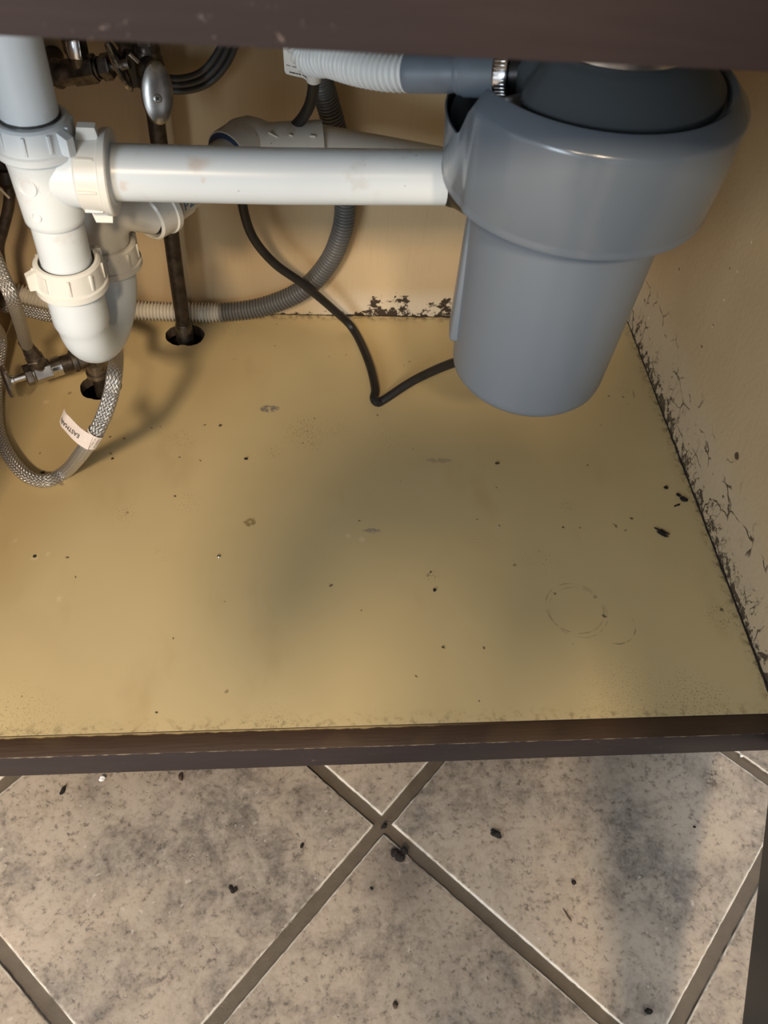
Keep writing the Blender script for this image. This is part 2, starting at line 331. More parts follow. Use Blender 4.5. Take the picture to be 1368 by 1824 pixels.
def mat_brown():
    n = N('brown_painted_wood', .52, 0, .3); p = n.pos(); g = n.noise(n.vec(p, (4, 40, 40)), 6, 4)
    c = n.mix(g, (.024, .0165, .0165), (.034, .024, .024)); sc = n.noise(n.vec(p, (1, 1, 1), (0, 0, 0), (.3, 0, 0)), 160, 5, .8)
    c = n.mix(n.math('MULTIPLY', n.math('MULTIPLY', n.ss(sc, .62, .70), n.ss(n.noise(p, 13, 3), .50, .60)), .55), c, (.30, .24, .22))
    s = n.sep(p); e = n.math('MULTIPLY', n.ss(n.math('ABSOLUTE', n.math('ADD', s[2], n.math('MULTIPLY', n.math('SUBTRACT', n.noise(p, 90, 4), .5), .003))), .0012, .0002), n.ss(s[1], -.0165, -.018))
    c = n.mix(n.math('MULTIPLY', e, .75), c, (.50, .40, .26))
    return n.done(c, None, n.bump(g, .2, .0008))
def mat_rough_brown():
    n = N('brown_stained_rail_top', .55); p = n.pos(); g = n.noise(n.vec(p, (3, 60, 60)), 8, 5, .7)
    c = n.mix(g, (.030, .015, .008), (.075, .040, .020)); s = n.sep(p)
    c = n.mix(n.math('MULTIPLY', n.ss(n.noise(p, 10, 3), .52, .66), .4), c, (.10, .06, .025))
    c = n.mix(n.math('MULTIPLY', n.ss(n.math('ADD', s[1], n.math('MULTIPLY', n.noise(p, 70, 4), .004)), -.0007, .0009), n.ss(s[0], .15, .0)), c, (.50, .37, .17))
    return n.done(c, None, n.bump(g, .4, .0008))
BROWN = mat_brown(); BROWNTOP = mat_rough_brown()
DOORM = simple('dark_door_finish', (.022, .019, .017), .38, 0, .25, 12)
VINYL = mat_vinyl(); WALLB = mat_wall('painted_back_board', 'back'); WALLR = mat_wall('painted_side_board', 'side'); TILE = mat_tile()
WALLL = simple('brown_side_board', (.24, .145, .07), .5, 0, .3, 9)
UNDER = simple('raw_underside', (.07, .05, .035), .8)
def mat_braid():
    n = N('braided_stainless', .34, .8); uv = n.new('ShaderNodeTexCoord').outputs['UV']; s = n.sep(uv)
    a = n.math('MULTIPLY', s[0], 12); b = n.math('MULTIPLY', s[1], 240)
    p1 = n.math('ADD', n.math('ADD', a, b), 40); p2 = n.math('ADD', n.math('SUBTRACT', a, b), 400)
    ck = n.math('MODULO', n.math('ADD', n.math('FLOOR', p1), n.math('FLOOR', p2)), 2)
    def strand(p, q):
        w = n.math('ABSOLUTE', n.math('SINE', n.math('MULTIPLY', p, PI*3)))
        return n.math('MULTIPLY', n.math('ADD', .45, n.math('MULTIPLY', w, .55)), n.math('POWER', n.math('ABSOLUTE', n.math('SINE', n.math('MULTIPLY', q, PI))), .6))
    h = n.math('ADD', n.math('MULTIPLY', strand(p1, p2), ck), n.math('MULTIPLY', strand(p2, p1), n.math('SUBTRACT', 1, ck)))
    c = n.mix(n.ss(h, .22, .66), (.045, .042, .04), (.78, .77, .75))
    return n.done(c, None, n.bump(h, 1.0, .0007))
BRAID = mat_braid()
def mat_corr():
    n = N('corrugated_hose_plastic', .38); s = n.sep(n.new('ShaderNodeTexCoord').outputs['UV'])
    v = s[1]; vv = n.math('ADD', v, n.math('MULTIPLY', n.noise(n.pos(), 60, 2), .012))
    g = n.math('MULTIPLY', n.ss(vv, HOSE_G0, HOSE_G0+.012), n.ss(vv, HOSE_G1+.03, HOSE_G1))
    c = n.mix(g, (.58, .54, .46), (.105, .103, .10)); c = n.mix(n.ss(vv, HOSE_G1, HOSE_G1+.04), c, (.62, .64, .63))
    n.b.inputs['Subsurface Weight'].default_value = 0.0
    return n.done(c)

# ------------------------------------------------------------------ the kitchen floor
def kitchen_floor():
    bm = B(); g = 0.0061
    # grout bed
    vs = [bm.verts.new(v) for v in ((-2.2, -3.0, TZ-.003), (2.2, -3.0, TZ-.003), (2.2, 1.0, TZ-.003), (-2.2, 1.0, TZ-.003))]; bm.faces.new(vs)
    c, s = math.cos(TH), math.sin(TH)
    def W(a, b): return (TU+a*c-b*s, TV+a*s+b*c)
    for i in range(-9, 8):
        for j in range(-9, 8):
            cx, cy = W((i+.5)*TS, (j+.5)*TS)
            if not (-1.9 < cx < 1.9 and -2.7 < cy < .75): continue
            near = abs(cx) < .75 and -.75 < cy < .45
            n = 70 if near else 4
            def ringpts(inset, wob):
                out = []
                for (ax, ay, bx, by) in ((0, 0, 1, 0), (1, 0, 1, 1), (1, 1, 0, 1), (0, 1, 0, 0)):
                    for k in range(n):
                        t = k/n; u = ax+(bx-ax)*t; v = ay+(by-ay)*t
                        a = i*TS+g+inset+u*(TS-2*g-2*inset); b = j*TS+g+inset+v*(TS-2*g-2*inset)
                        x, y = W(a, b)
                        if wob:
                            w1 = (noise.noise(Vector((x*140, y*140, i*7+j)))*.0009+noise.noise(Vector((x*30, y*30, i+j*3)))*.0009)*wob
                            nx = (0 if ax != bx else (1 if ax else -1)); ny = (0 if ay != by else (1 if ay else -1))
                            x, y = W(a+nx*w1, b+ny*w1)
                        out.append((x, y))
                return out
            r1 = [bm.verts.new((x, y, TZ-.003)) for x, y in ringpts(0, 1)]
            r2 = [bm.verts.new((x, y, TZ-.0009)) for x, y in ringpts(.0002, 1)]
            r3 = [bm.verts.new((x, y, TZ-.0002)) for x, y in ringpts(.0013, .7)]
            r4 = [bm.verts.new((x, y, TZ)) for x, y in ringpts(.0030, 0)]
            for A, Bq in ((r1, r2), (r2, r3), (r3, r4)):
                for k in range(len(A)): bm.faces.new((A[k], A[(k+1) % len(A)], Bq[(k+1) % len(A)], Bq[k]))
            bm.faces.new(r4)
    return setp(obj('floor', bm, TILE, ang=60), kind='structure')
kitchen_floor()

# ------------------------------------------------------------------ the sink cabinet
XL, XR, YB, ZT = -0.382, 0.3973, 0.56, 0.752
cab = thing('sink_base_cabinet', (0, 0, TZ), 'open sink cabinet with worn tan inside and dark brown painted rails', 'cabinet')
def bottom_panel():
    bm = B(); box(bm, (XL, 0, -.014), (XR, YB, 0), 0)
    me = bpy.data.meshes.new('p'); bm.to_mesh(me); bm.free(); o = bpy.data.objects.new('p', me); COL.objects.link(o)
    cb = B()
    for (x, y, rx, ry, sd) in ((-.259, .4235, .0235, .0215, 1), (-.1722, .5165, .0235, .021, 2)):
        rings = [[], []]
        for k in range(64):
            t = 2*PI*k/64; w = 1+.05*noise.noise(Vector((math.cos(t)*2.2, math.sin(t)*2.2, sd*9)))+.03*noise.noise(Vector((math.cos(t)*9, math.sin(t)*9, sd*5)))
            if sd == 2: w *= 1-.13*math.exp(-((t-1.5*PI)/.25)**2)
            for i, z in enumerate((-.03, .01)): rings[i].append(cb.verts.new((x+rx*w*math.cos(t), y+ry*w*math.sin(t), z)))
        for k in range(64): cb.faces.new((rings[0][k], rings[0][(k+1) % 64], rings[1][(k+1) % 64], rings[1][k]))
        cb.faces.new(rings[0][::-1]); cb.faces.new(rings[1])
    bmesh.ops.recalc_face_normals(cb, faces=cb.faces[:])
    m2 = bpy.data.meshes.new('c'); cb.to_mesh(m2); cb.free(); c = bpy.data.objects.new('c', m2); COL.objects.link(c)
    md = o.modifiers.new('b', 'BOOLEAN'); md.operation = 'DIFFERENCE'; md.object = c; md.solver = 'EXACT'
    dg = bpy.context.evaluated_depsgraph_get(); dg.update(); nm = bpy.data.meshes.new_from_object(o.evaluated_get(dg))
    bm = B(); bm.from_mesh(nm); bpy.data.objects.remove(o); bpy.data.objects.remove(c)
    for f in bm.faces:
        cc = f.calc_center_median(); f.material_index = 0 if (f.normal.z > .5 and cc.z > -.001) else 1
    p = obj('bottom_panel', bm, [VINYL, UNDER], cab, 'tan vinyl shelf with stains, specks and two pipe holes', smooth=False)
bottom_panel()
def panel(name, lo, hi, mat, label=None, bev=0): bm = B(); box(bm, lo, hi, bev); return obj(name, bm, mat, cab, label, smooth=bool(bev))
panel('back_panel', (XL-.016, YB, TZ), (XR+.016, YB+.012, ZT), WALLB, 'tan painted back board, peeling dark along its foot')
panel('side_panel', (XR, -.0005, -.0378), (XR+.016, YB, ZT), WALLR, 'tan painted side board with cracked flaking paint')
panel('side_panel', (XL-.016, -.0005, -.0378), (XL, YB, ZT), WALLL, 'brown side board')
bm = B(); vs = box(bm, (XL-.016, -.019, -.0382), (XR+.05, -.0002, -.0004), .0008)
for f in bm.faces: f.material_index = 1 if f.normal.z > .9 else 0
bl = obj('bottom_rail', bm, [BROWN, BROWNTOP], cab, 'dark brown lower rail with scuffed paint', smooth=True)
panel('top_rail', (XL-.016, -.019, .5605), (XR+.05, -.0002, ZT), BROWN, 'dark brown upper rail', .0005)
panel('stile', (XR+.012, -.019, -.0004), (XR+.05, -.0002, .5605), BROWN, None, .001)
panel('stile', (XL-.05, -.019, -.0382), (XL-.0162, -.0002, ZT), BROWN, None, .001)
panel('toe_kick', (XL, .06, TZ), (XR, .072, -.0145), BROWN)
panel('side_panel_foot', (XR, .0725, TZ), (XR+.016, YB, -.038), UNDER)
panel('side_panel_foot', (XL-.016, .0725, TZ), (XL, YB, -.038), UNDER)
panel('corner_bead', (XR-.0022, YB-.0022, .0), (XR, YB, ZT-.003), simple('pale_corner_caulk', (.70, .62, .48), .5), 'pale caulk line in the back corner')
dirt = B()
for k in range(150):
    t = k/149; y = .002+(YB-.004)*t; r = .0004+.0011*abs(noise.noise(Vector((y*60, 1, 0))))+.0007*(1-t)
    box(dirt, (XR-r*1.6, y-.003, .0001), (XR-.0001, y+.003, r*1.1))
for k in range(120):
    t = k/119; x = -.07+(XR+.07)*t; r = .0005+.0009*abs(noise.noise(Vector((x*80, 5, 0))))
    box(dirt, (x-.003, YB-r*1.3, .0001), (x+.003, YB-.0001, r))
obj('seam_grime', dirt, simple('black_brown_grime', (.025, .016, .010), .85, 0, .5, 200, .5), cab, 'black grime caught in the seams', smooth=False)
# the open door on the right, its inside dark
h0 = Vector((.3985, -.0215, 0)); dv = (Vector((.293, -.234, 0))-Vector((.383, -.05, 0))).normalized(); nx = Vector((-dv.y, dv.x, 0)); nx = nx if nx.x > 0 else -nx
bm = B(); W = .40; M = Matrix((dv, nx, Vector((0, 0, 1)))).transposed().to_4x4(); M.translation = h0
box(bm, (0, 0, -.030), (W, .019, .700), .0015, M); dr = obj('cabinet_door', bm, DOORM, cab, 'dark door standing open on the right')
bm = B(); box(bm, (.055, -.0012, .03), (W-.055, .001, .64), .0008, M); obj('door_panel', bm, DOORM, dr)
for z in (.06, .60):
    bm = B(); box(bm, (.004, -.006, z-.02), (.05, -.0005, z+.02), .002, M); obj('hinge', bm, STEEL, dr)

# countertop and sink above the cabinet
ct = B(); box(ct, (XL-.10, -.045, ZT), (XR+.30, -.0005+.02, ZT+.03), .004); box(ct, (XL-.10, .50, ZT), (XR+.30, .62, ZT+.03), .004)
box(ct, (XL-.10, .02, ZT), (-.375, .50, ZT+.03), 0); box(ct, (.385, .02, ZT), (XR+.30, .50, ZT+.03), 0)
setp(obj('countertop', ct, simple('grey_stone_counter', (.30, .28, .26), .3, 0, .3, 90)), 'grey stone countertop resting on the sink cabinet', 'countertop')
sk = thing('kitchen_sink', (0, .26, ZT), 'stainless double bowl sink sunk in the countertop', 'sink')
for (x0, x1) in ((-.37, -.01), (.0, .38)):
    b_ = B(); z0, z1, t = .575, ZT+.031, .0015; y0, y1 = .03, .49
    box(b_, (x0, y0, z0), (x1, y1, z0+t)); box(b_, (x0, y0, z0+t), (x0+t, y1, z1)); box(b_, (x1-t, y0, z0+t), (x1, y1, z1)); box(b_, (x0+t, y0, z0+t), (x1-t, y0+t, z1)); box(b_, (x0+t, y1-t, z0+t), (x1-t, y1, z1))
    obj('bowl', b_, STEEL, sk, smooth=False)

# ------------------------------------------------------------------ white drain plumbing
DX, DY = -.2095, .256
drain = thing('sink_drain', (DX, DY, .12), 'white plastic sink drain with tee, long level arm and looped trap', 'drain pipe')
def nut(name, o, axis, r, L, mat, wings, x=None, rin=.0192, flange=True, parent=drain, wl=.007, ribs=10):
    """slip nut about an axis with wing lugs; o = centre of its near end"""
    bm = B(); ax = Vector(axis).normalized(); h = L
    prof = [(0, rin), (0, r-.003), (.0015, r-.0012), (h*.72, r), (h*.76, r+.0016), (h-.001, r+.0018), (h, r+.0008), (h, rin)] if flange else [(0, rin), (0, r-.001), (.001, r), (h-.001, r), (h, r-.001), (h, rin)]
    lathe(bm, o, ax, prof, 64, closed=True)
    F = frame(o, ax, x)
    for k in range(ribs):
        t = 2*PI*k/ribs; d = F.to_3x3() @ Vector((math.cos(t), math.sin(t), 0))
        obox(bm, Vector(o)+ax*h*.38+d*(r-.0004), ax, d, (.0020, .0022, h*.55), .0004)
    for t in wings:
        d = F.to_3x3() @ Vector((math.cos(t), math.sin(t), 0)); tan = ax.cross(d)
        # wedge shaped lug
        c = Vector(o)+ax*h*.45; pts = []
        for sa in (-1, 1):
            for (q, hh) in ((r-.003, -.0075), (r+wl, -.0045), (r+wl, .0062), (r-.003, .0075)):
                pts.append(bm.verts.new(c+d*q+ax*hh*(h/.021)+tan*sa*.0030))
        a, b2 = pts[:4], pts[4:]
        bm.faces.new(a[::-1]); bm.faces.new(b2)
        for k in range(4): bm.faces.new((a[k], a[(k+1) % 4], b2[(k+1) % 4], b2[k]))
    return obj(name, bm, mat, parent)
Zd = Vector((0, 0, -1))
bm = B(); tube(bm, [(DX, DY, .5745), (DX, DY, .45), (DX, DY, .375)], .0192, 48); obj('tailpiece', bm, V_PVC, drain)
bm = B(); lathe(bm, (DX, DY, .3975), (0, 0, 1), [(0, .0190), (0, .0202), (.0012, .0199), (.0016, .0190)], 64, closed=True, mod=lambda t, h, r: (h, r+.0006*noise.noise(Vector((math.cos(t)*5, math.sin(t)*5, 0))))); obj('seal_ring', bm, PUTTY, drain)
nut('slip_nut', (DX, DY, .3970), Zd, .0262, .023, V_PVC, (.25, PI+.6), (1, -.35, 0), rin=.0203)
# tee: body with hub
bm = B(); lathe(bm, (DX, DY, .376), Zd, [(0, .0185), (0, .0240), (.006, .0238), (.012, .0229), (.030, .0223), (.050, .0217), (.0535, .0215), (.055, .0205), (.055, .0185)], 64, closed=True)
lathe(bm, (DX+.004, DY, .358), (1, 0, 0), [(0, .012), (.004, .0215), (.014, .0235), (.020, .024), (.0245, .024), (.0245, .018)], 64)
for (px, py, r) in ((66, 335, .0075), (97, 338, .0045), (83, 387, .0035)):
    q = atY(px, py, DY); q = Vector((q.x, DY, q.z)); th = math.atan2(-1, (q.x-DX)*30)
    d = Vector((max(-.9, min(.9, (q.x-DX)/.022)), 0, 0)); d.y = -math.sqrt(max(0, 1-d.x**2)); zz = q.z+.013
    lathe(bm, Vector((DX, DY, zz))+d*.0217, d, [(0, r-.0007), (.0009, r-.0005), (.0009, r), (0, r+.0003)], 28, closed=True)
obj('tee_fitting', bm, V_PVC, drain)
AZ = .3585
nut('slip_nut', (-.1845, DY, AZ), (1, 0, 0), .0275, .023, PVC_NUT, (PI/2+.12, -PI/2-.12), (0, 1, 0), rin=.0195, wl=.0085, ribs=8)
bm = B(); tube(bm, [(-.175, DY, AZ), (-.05, DY, AZ+.001), (.115, DY+.004, AZ+.003)], .0192, 56); obj('horizontal_arm', bm, PVC_ST, drain, 'long level white arm with rust stains')
bm = B(); lathe(bm, (-.1625, DY, AZ), (1, 0, 0), [(0, .0195), (0, .0225), (.0015, .0215), (.0015, .0195)], 48, closed=True); obj('washer', bm, V_PVC, drain)
bm = B(); tube(bm, [(DX, DY, .325), (DX, DY, .30), (DX, DY, .250)], .0190, 48); obj('extension_pipe', bm, V_PVC, drain)
bm = B(); lathe(bm, (DX, DY, .284), (0, 0, 1), [(0, .0190), (0, .0208), (.0012, .0204), (.0012, .0190)], 48, closed=True); obj('seal_ring', bm, PUTTY, drain)
nut('slip_nut', (DX, DY, .2860), Zd, .0262, .024, PVC_NUT, (-.95, PI-.45), (1, 0, 0), rin=.0210, wl=.006, ribs=9)
# J bend: inlet leg, U, outlet leg
BX, BY = -.196, .331
A0 = Vector((DX, DY, 0)); B0 = Vector((BX, BY, 0)); mid = (A0+B0)/2; hv = (B0-A0)/2; R = hv.length; zc = .226
P = [A0+Vector((0, 0, z)) for z in (.266, .25, .238, .229)]
for k in range(0, 25):
    t = PI*k/24; P.append(mid-hv*math.cos(t)+Vector((0, 0, zc-R*math.sin(t))))
P += [B0+Vector((0, 0, z)) for z in (.226, .231, .236)]
bm = B(); tube(bm, P, .019, 48, rf=lambda s, i: .0222 if s < .038 else (.0208 if s < .041 else .0200)); obj('trap_bend', bm, V_PVC, drain, 'white curved trap bend')
nut('slip_nut', (BX, BY, .2530), Zd, .0255, .023, PVC_OLD, (-.9, PI-.4), (1, 0, 0), rin=.0200, wl=.005, ribs=9)
# wall tube: up, over to the right and back
cpl = atY(275, 374, .345); e1 = atY(345, 362, .375); top = atY(415, 275, .425); f0 = atY(440, 268, .44); f1 = atY(575, 262, .445)
path = [B0+Vector((0, 0, .236)), B0+Vector((0, 0, .254)), B0+Vector((.004, -.001, .272)), B0+Vector((.018, .003, .2835)), cpl]
print('cpl', cpl, e1, top, f0, f1)
dirn = (top-cpl).normalized()
bm = B(); tube(bm, resample(catmull(path, 10), .004)[0], .0195, 48); obj('trap_elbow', bm, PVC_OLD, drain, 'aged cream elbow behind the trap')
nut('slip_nut', cpl-dirn*.012, dirn, .0228, .022, PVC_OLD, (), None, rin=.0190, ribs=0)
bm = B(); q0 = cpl+dirn*.004; tube(bm, [q0, q0+dirn*.012, top], .0180, 40)
obj('waste_tube', bm, PVC_OLD, drain)
bm = B(); tube(bm, [cpl+dirn*.014, cpl+dirn*.030], .0198, 40); slv = obj('coupling_sleeve', bm, PVC_OLD, drain, 'short sleeve with blue print')
bm = B(); lathe(bm, top-dirn*.006, dirn, [(0, .0195), (0, .0238), (.003, .0242), (.022, .0238), (.024, .019)], 48); tube(bm, resample(catmull([top+dirn*.010, top+dirn*.022, f0.lerp(f1, .25), f0.lerp(f1, .6), f1], 10), .004)[0], .0235, 44)
obj('elbow_fitting', bm, PVC_OLD, drain, 'aged elbow fitting with moulded marks')
for (a, b2, rr) in (((478, 236), (500, 247), .0009), ((482, 244), (492, 249), .0009), ((515, 240), (521, 242), .0009), ((552, 242), (562, 243), .0011)):
    bm = B(); p1, p2 = atY(*a, .4285), atY(*b2, .4285); tube(bm, [p1, p1.lerp(p2, .5), p2], rr, 8); obj('moulded_mark', bm, PVC_NUT, drain)
bm = B(); fe = atY(800, 300, .46); tube(bm, [f1-(fe-f1).normalized()*.004, f1.lerp(fe, .5), fe, fe+Vector((.03, .06, 0))], .0190, 40); obj('wall_drain_pipe', bm, PVC_OLD, drain)
bm = B(); lathe(bm, top-dirn*.0068, dirn, [(0, .0180), (0, .0226), (.0008, .0226), (.0008, .0180)], 48, closed=True); obj('glue_ring', bm, simple('blue_glue', (.02, .04, .09), .4), drain)
# blue print on the sleeve
def text_mesh(s, size, ext=.00005):
    cu_ = bpy.data.curves.new('t', 'FONT'); cu_.body = s; cu_.size = size; cu_.extrude = ext; cu_.align_x = 'CENTER'; cu_.align_y = 'CENTER'
    o = bpy.data.objects.new('t', cu_); COL.objects.link(o); dg = bpy.context.evaluated_depsgraph_get(); dg.update()
    me = bpy.data.meshes.new_from_object(o.evaluated_get(dg)); bpy.data.objects.remove(o); bm = B(); bm.from_mesh(me); return bm
toc = (CAM-(cpl+dirn*.022)).normalized(); toc = (toc-dirn*toc.dot(dirn)).normalized(); dn = dirn.cross(toc)
dd = (toc*.80+(-dn if dn.z > 0 else dn)*.6).normalized()
bm = text_mesh('P2', .0115); F = frame(cpl+dirn*.0215+dd*.01995, dd, dirn); bm.transform(F); obj('blue_print', bm, BLUE, slv, smooth=False)

# ------------------------------------------------------------------ garbage disposer
GX, GY = .152, .209
gd = thing('garbage_disposer', (GX, GY, .19), 'blue-grey food waste disposer hanging under the sink', 'garbage disposer')
def ang_d(t, c): return abs((t-c+PI) % (2*PI)-PI)
NOT = 2.88  # direction of the cut-out for the inlet
def cmod(t, h, r):
    k = 1-smoothstep(.54, .70, ang_d(t, NOT))
    if h > .25: h = h-(h-((.432 if r > .089 else .392)-.19))*k
    if h < .268: r -= .0022*smoothstep(.62, .55, ang_d(t, PI+.0-.13))
    return h, r
bm = B(); c0 = .19
lathe(bm, (GX, GY, .19), (0, 0, 1), [(.198, .060), (.1985, .0885), (.1995, .0908), (.2025, .0913), (.2045, .0908), (.2055, .0911), (.235, .0932), (.262, .0940), (.2645, .0938), (.2662, .0928), (.2735, .0850), (.2745, .083), (.2725, .080), (.268, .0785), (.268, .05)], 160, cmod)
obj('collar', bm, DISP, gd, 'glossy wide collar')
bm = B(); lathe(bm, (GX, GY, .392), (0, 0, 1), [(0, .06), (0, .0860), (.034, .0885), (.036, .0875), (.004, .078), (.004, .06)], 96, closed=True)
for v in bm.verts:
    a_ = math.atan2(v.co.y-GY, v.co.x-GX)
    if ang_d(a_, NOT) > .66: v.co.x = GX+(v.co.x-GX)*.8; v.co.y = GY+(v.co.y-GY)*.8; v.co.z = .40+(v.co.z-.40)*.2
obj('inlet_recess_shade', bm, BLACKPL, gd)  # black insert standing in for the shadow inside the cut-out
bm = B(); lathe(bm, (GX, GY, .19), (0, 0, 1), [(.24, .05), (.26, .074), (.268, .0765), (.274, .076), (.280, .069), (.290, .058), (.2945, .050)], 128, lambda t, h, r: (h, r*(1-.30*(1-smoothstep(.5, .95, ang_d(t, 2.98)))))); obj('upper_housing', bm, DISPD, gd, 'dark slate upper dome')
bm = B(); lathe(bm, (GX, GY, .4835), (0, 0, 1), [(0, .038), (0, .051), (.002, .0535), (.006, .0535), (.008, .050), (.050, .046), (.080, .046), (.080, .03)], 96, closed=True); obj('mounting_ring', bm, STEEL, gd, 'metal mounting ring')
bm = B(); lathe(bm, (GX+.002, GY, .19), (0, 0, 1), [(.031, .030), (.0315, .052), (.0335, .0575), (.0375, .0605), (.043, .0617), (.10, .0645), (.19, .0685), (.200, .0688), (.200, .04)], 128)
obj('motor_body', bm, DISPB, gd)
bm = B(); lathe(bm, (GX-.004, GY+.002, .19), (0, 0, 1), [(.008, .018), (.0085, .026), (.011, .0278), (.031, .030), (.034, .030)], 64); obj('bottom_cap', bm, DISPB, gd)
a_ = PI+.02; d = Vector((math.cos(PI-.12), math.sin(PI-.12), 0)); bm = B()
obox(bm, (GX+d.x*.059, GY+d.y*.059, .322), (0, 0, 1), d, (.014, .024, .140), .004, 3); obj('terminal_cover', bm, DISPB, gd)
bm = B(); tube(bm, catmull([(GX-.05, GY+.03, .363), (GX-.062, GY+.046, .362), (.082, DY+.004, .3615)], 8), .0215, 40); obj('discharge_elbow', bm, BLACKPL, gd)
cB_ = atD(828, 129, .532); cC_ = cB_+(atD(905, 130, .522)-cB_).normalized()*.050
bm = B(); P0 = cC_+(cC_-cB_).normalized()*.001; P1 = Vector((.128, .222, .458)); tube(bm, [P0, P0.lerp(P1, .5), P1], .0105, 28); obj('dishwasher_inlet', bm, BLACKPL, gd)

# ------------------------------------------------------------------ dishwasher hose, rubber connector, clamp
hp = [atY(-40, 516, .530), atY(20, 520, .538), atY(100, 541, .538), atY(250, 553, .540), atY(330, 556, .542), atY(400, 556, .542), atY(470, 546, .54), atY(540, 516, .538), atY(585, 468, .538), atY(608, 415, .537),
      atY(615, 365, .537), atY(612, 300, .535), atY(598, 235, .53), atY(578, 165, .52), atY(560, 110, .50), Vector((-.035, .46, .40)), Vector((-.055, .41, .46)), Vector((-.055, .355, .482)), Vector((-.035, .32, .462)), atD(545, 92, .59), atD(590, 106, .575), atD(640, 120, .56), atD(690, 128, .55), atD(728, 129, .544)]
for p_ in hp[:6]: p_.z = max(p_.z, .0135)
hc, HL = resample(catmull(hp, 14), .0006)
# lengths where the hose turns grey and white again
def len_at(P, q):
    best, bs, s = 1e9, 0, 0
    for a, b in zip(P, P[1:]):
        s += (b-a).length; dd_ = (b-q).length
        if dd_ < best: best, bs = dd_, s
    return bs
HOSE_G0 = len_at(hc, hp[5])-.006; HOSE_G1 = len_at(hc, hp[16])
CORR = mat_corr()
hs = thing('dishwasher_hose', hp[3], 'corrugated plastic dishwasher hose looping up the back board', 'hose')
def corr(s, i):
    t = (s % .0040)/.0040; return .0089+.0031*smoothstep(.12, .38, t)*(1-smoothstep(.68, .94, t))
bm = B(); tube(bm, hc, .011, 18, rf=corr); obj('corrugated_tube', bm, CORR, hs, ang=80)
cA = atD(722, 129, .545); cB = atD(828, 129, .532); cC = atD(905, 130, .522)
bm = B(); P = [cA.lerp(cB, k/16) for k in range(17)]; tube(bm, P, .0118, 40, rf=lambda s, i: .0112 if i == 0 else (.0122 if i < 13 else .0118))
obj('rubber_sleeve', bm, RUBBER, hs, 'smooth grey rubber sleeve')
bm = B(); ax = (cC-cB).normalized(); lathe(bm, cB-ax*.004, ax, [(0, .010), (0, .0128), (.001, .0132), (.0035, .0128), (.0040, .0142), (.030, .0146), (.031, .012)], 48); obj('rubber_cuff', bm, RUBBER, hs, 'wider grey rubber cuff')
bm = B(); tube(bm, [cB+ax*.028, cB+ax*.052], .0118, 28); obj('inlet_neck', bm, BLACKPL, hs)
cl = B(); lathe(cl, cB+ax*.0225, ax, [(0, .0142), (0, .0158), (.0006, .0161), (.0084, .0161), (.009, .0158), (.009, .0142)], 60, closed=True)
F = frame(cB+ax*.027, ax)
for k in range(44):
    t = 2*PI*k/44; dd_ = F.to_3x3() @ Vector((math.cos(t), math.sin(t), 0)); obox(cl, F.translation+dd_*.0162, ax, dd_, (.0005, .0011, .0065), 0)
clo = thing('hose_clamp', cB+ax*.027, 'shiny steel worm-drive clamp on the grey rubber cuff', 'hose clamp')
obj('band', cl, CHROME, clo, ang=30)
bm = B(); dd_ = Vector((0, -.2, 1)); obox(bm, cB+ax*.027+dd_.normalized()*.019, ax, dd_, (.006, .014, .010), .0012); obj('screw_housing', bm, CHROME, clo)

# ------------------------------------------------------------------ black power cord with its tag
tg = [atY(568, 60, .40), atY(560, 130, .41), atY(557, 165, .42), atY(548, 195, .43), atY(528, 222, .445), atY(490, 252, .47), atY(452, 285, .487), atY(432, 330, .492), atY(434, 375, .495), atY(452, 425, .50), atY(490, 470, .507), atY(540, 506, .515), atY(590, 548, .524)]
tg += [atZ(628, 585, .006), atZ(655, 640, .006), atZ(668, 690, .006), atZ(666, 709, .0055), atZ(672, 717, .0055), atZ(684, 712, .0065), atY(740, 676, .385), atY(812, 645, .345), Vector((.139, .30, .150)), Vector((.146, .245, .175)), Vector((.149, .215, .19))]
for p_ in tg: p_.y = min(p_.y, .552)
cd_, _ = resample(catmull(tg, 12), .003)
pc = thing('power_cord', atZ(668, 700, 0), 'black power cord kinked on the tan shelf beside the disposer', 'power cord')
bm = B(); tube(bm, cd_, .0050, 16); obj('cord', bm, BLACK, pc)
# tag wrapped on the cord
TX = atY(505, 88, .40); a1, a2, a3, a4 = atY(503, 70, .40), atY(558, 70, .40), atY(557, 141, .408), atY(507, 131, .408)
bm = B(); up = (a1-a4); rt = (a3-a4); nn = rt.cross(up).normalized(); nn = nn if nn.dot(CAM-a4) > 0 else -nn
def tagp(u, v, o=0): return a4+rt*u+up*v+nn*(o+.0055*smoothstep(.6, 1, u)+.0008*math.sin(u*3))
NU, NV = 20, 12; grid = [[], []]
for side, off in ((0, 0), (1, -.0007)):
    for i in range(NU+1):
        row = []
        for j in range(NV+1):
            u, v = i/NU, j/NV
            cu_ = .10
            if u < cu_ and v < cu_: 
                k = Vector((u-cu_, v-cu_)); k = k if k.length < cu_ else k.normalized()*cu_; u, v = cu_+k.x, cu_+k.y
            row.append(bm.verts.new(tagp(u, v, off)))
        grid[side].append(row)
for g_ in grid:
    for i in range(NU):
        for j in range(NV): bm.faces.new((g_[i][j], g_[i+1][j], g_[i+1][j+1], g_[i][j+1]))
for i in range(NU):
    for j in (0, NV): bm.faces.new((grid[0][i][j], grid[0][i+1][j], grid[1][i+1][j], grid[1][i][j]))
for j in range(NV):
    for i in (0, NU): bm.faces.new((grid[0][i][j], grid[0][i][j+1], grid[1][i][j+1], grid[1][i][j]))
tagm = obj('warning_tag', bm, WHITETAG, pc, 'white warning tag with fine black lines')
bm = B(); tube(bm, [tagp(1.0, v, -.005)+rt*.04 for v in (0, .3, .7, 1)], .0063, 24); obj('tag_fold', bm, WHITETAG, tagm)
bm = B(); rnd = random.Random(3)
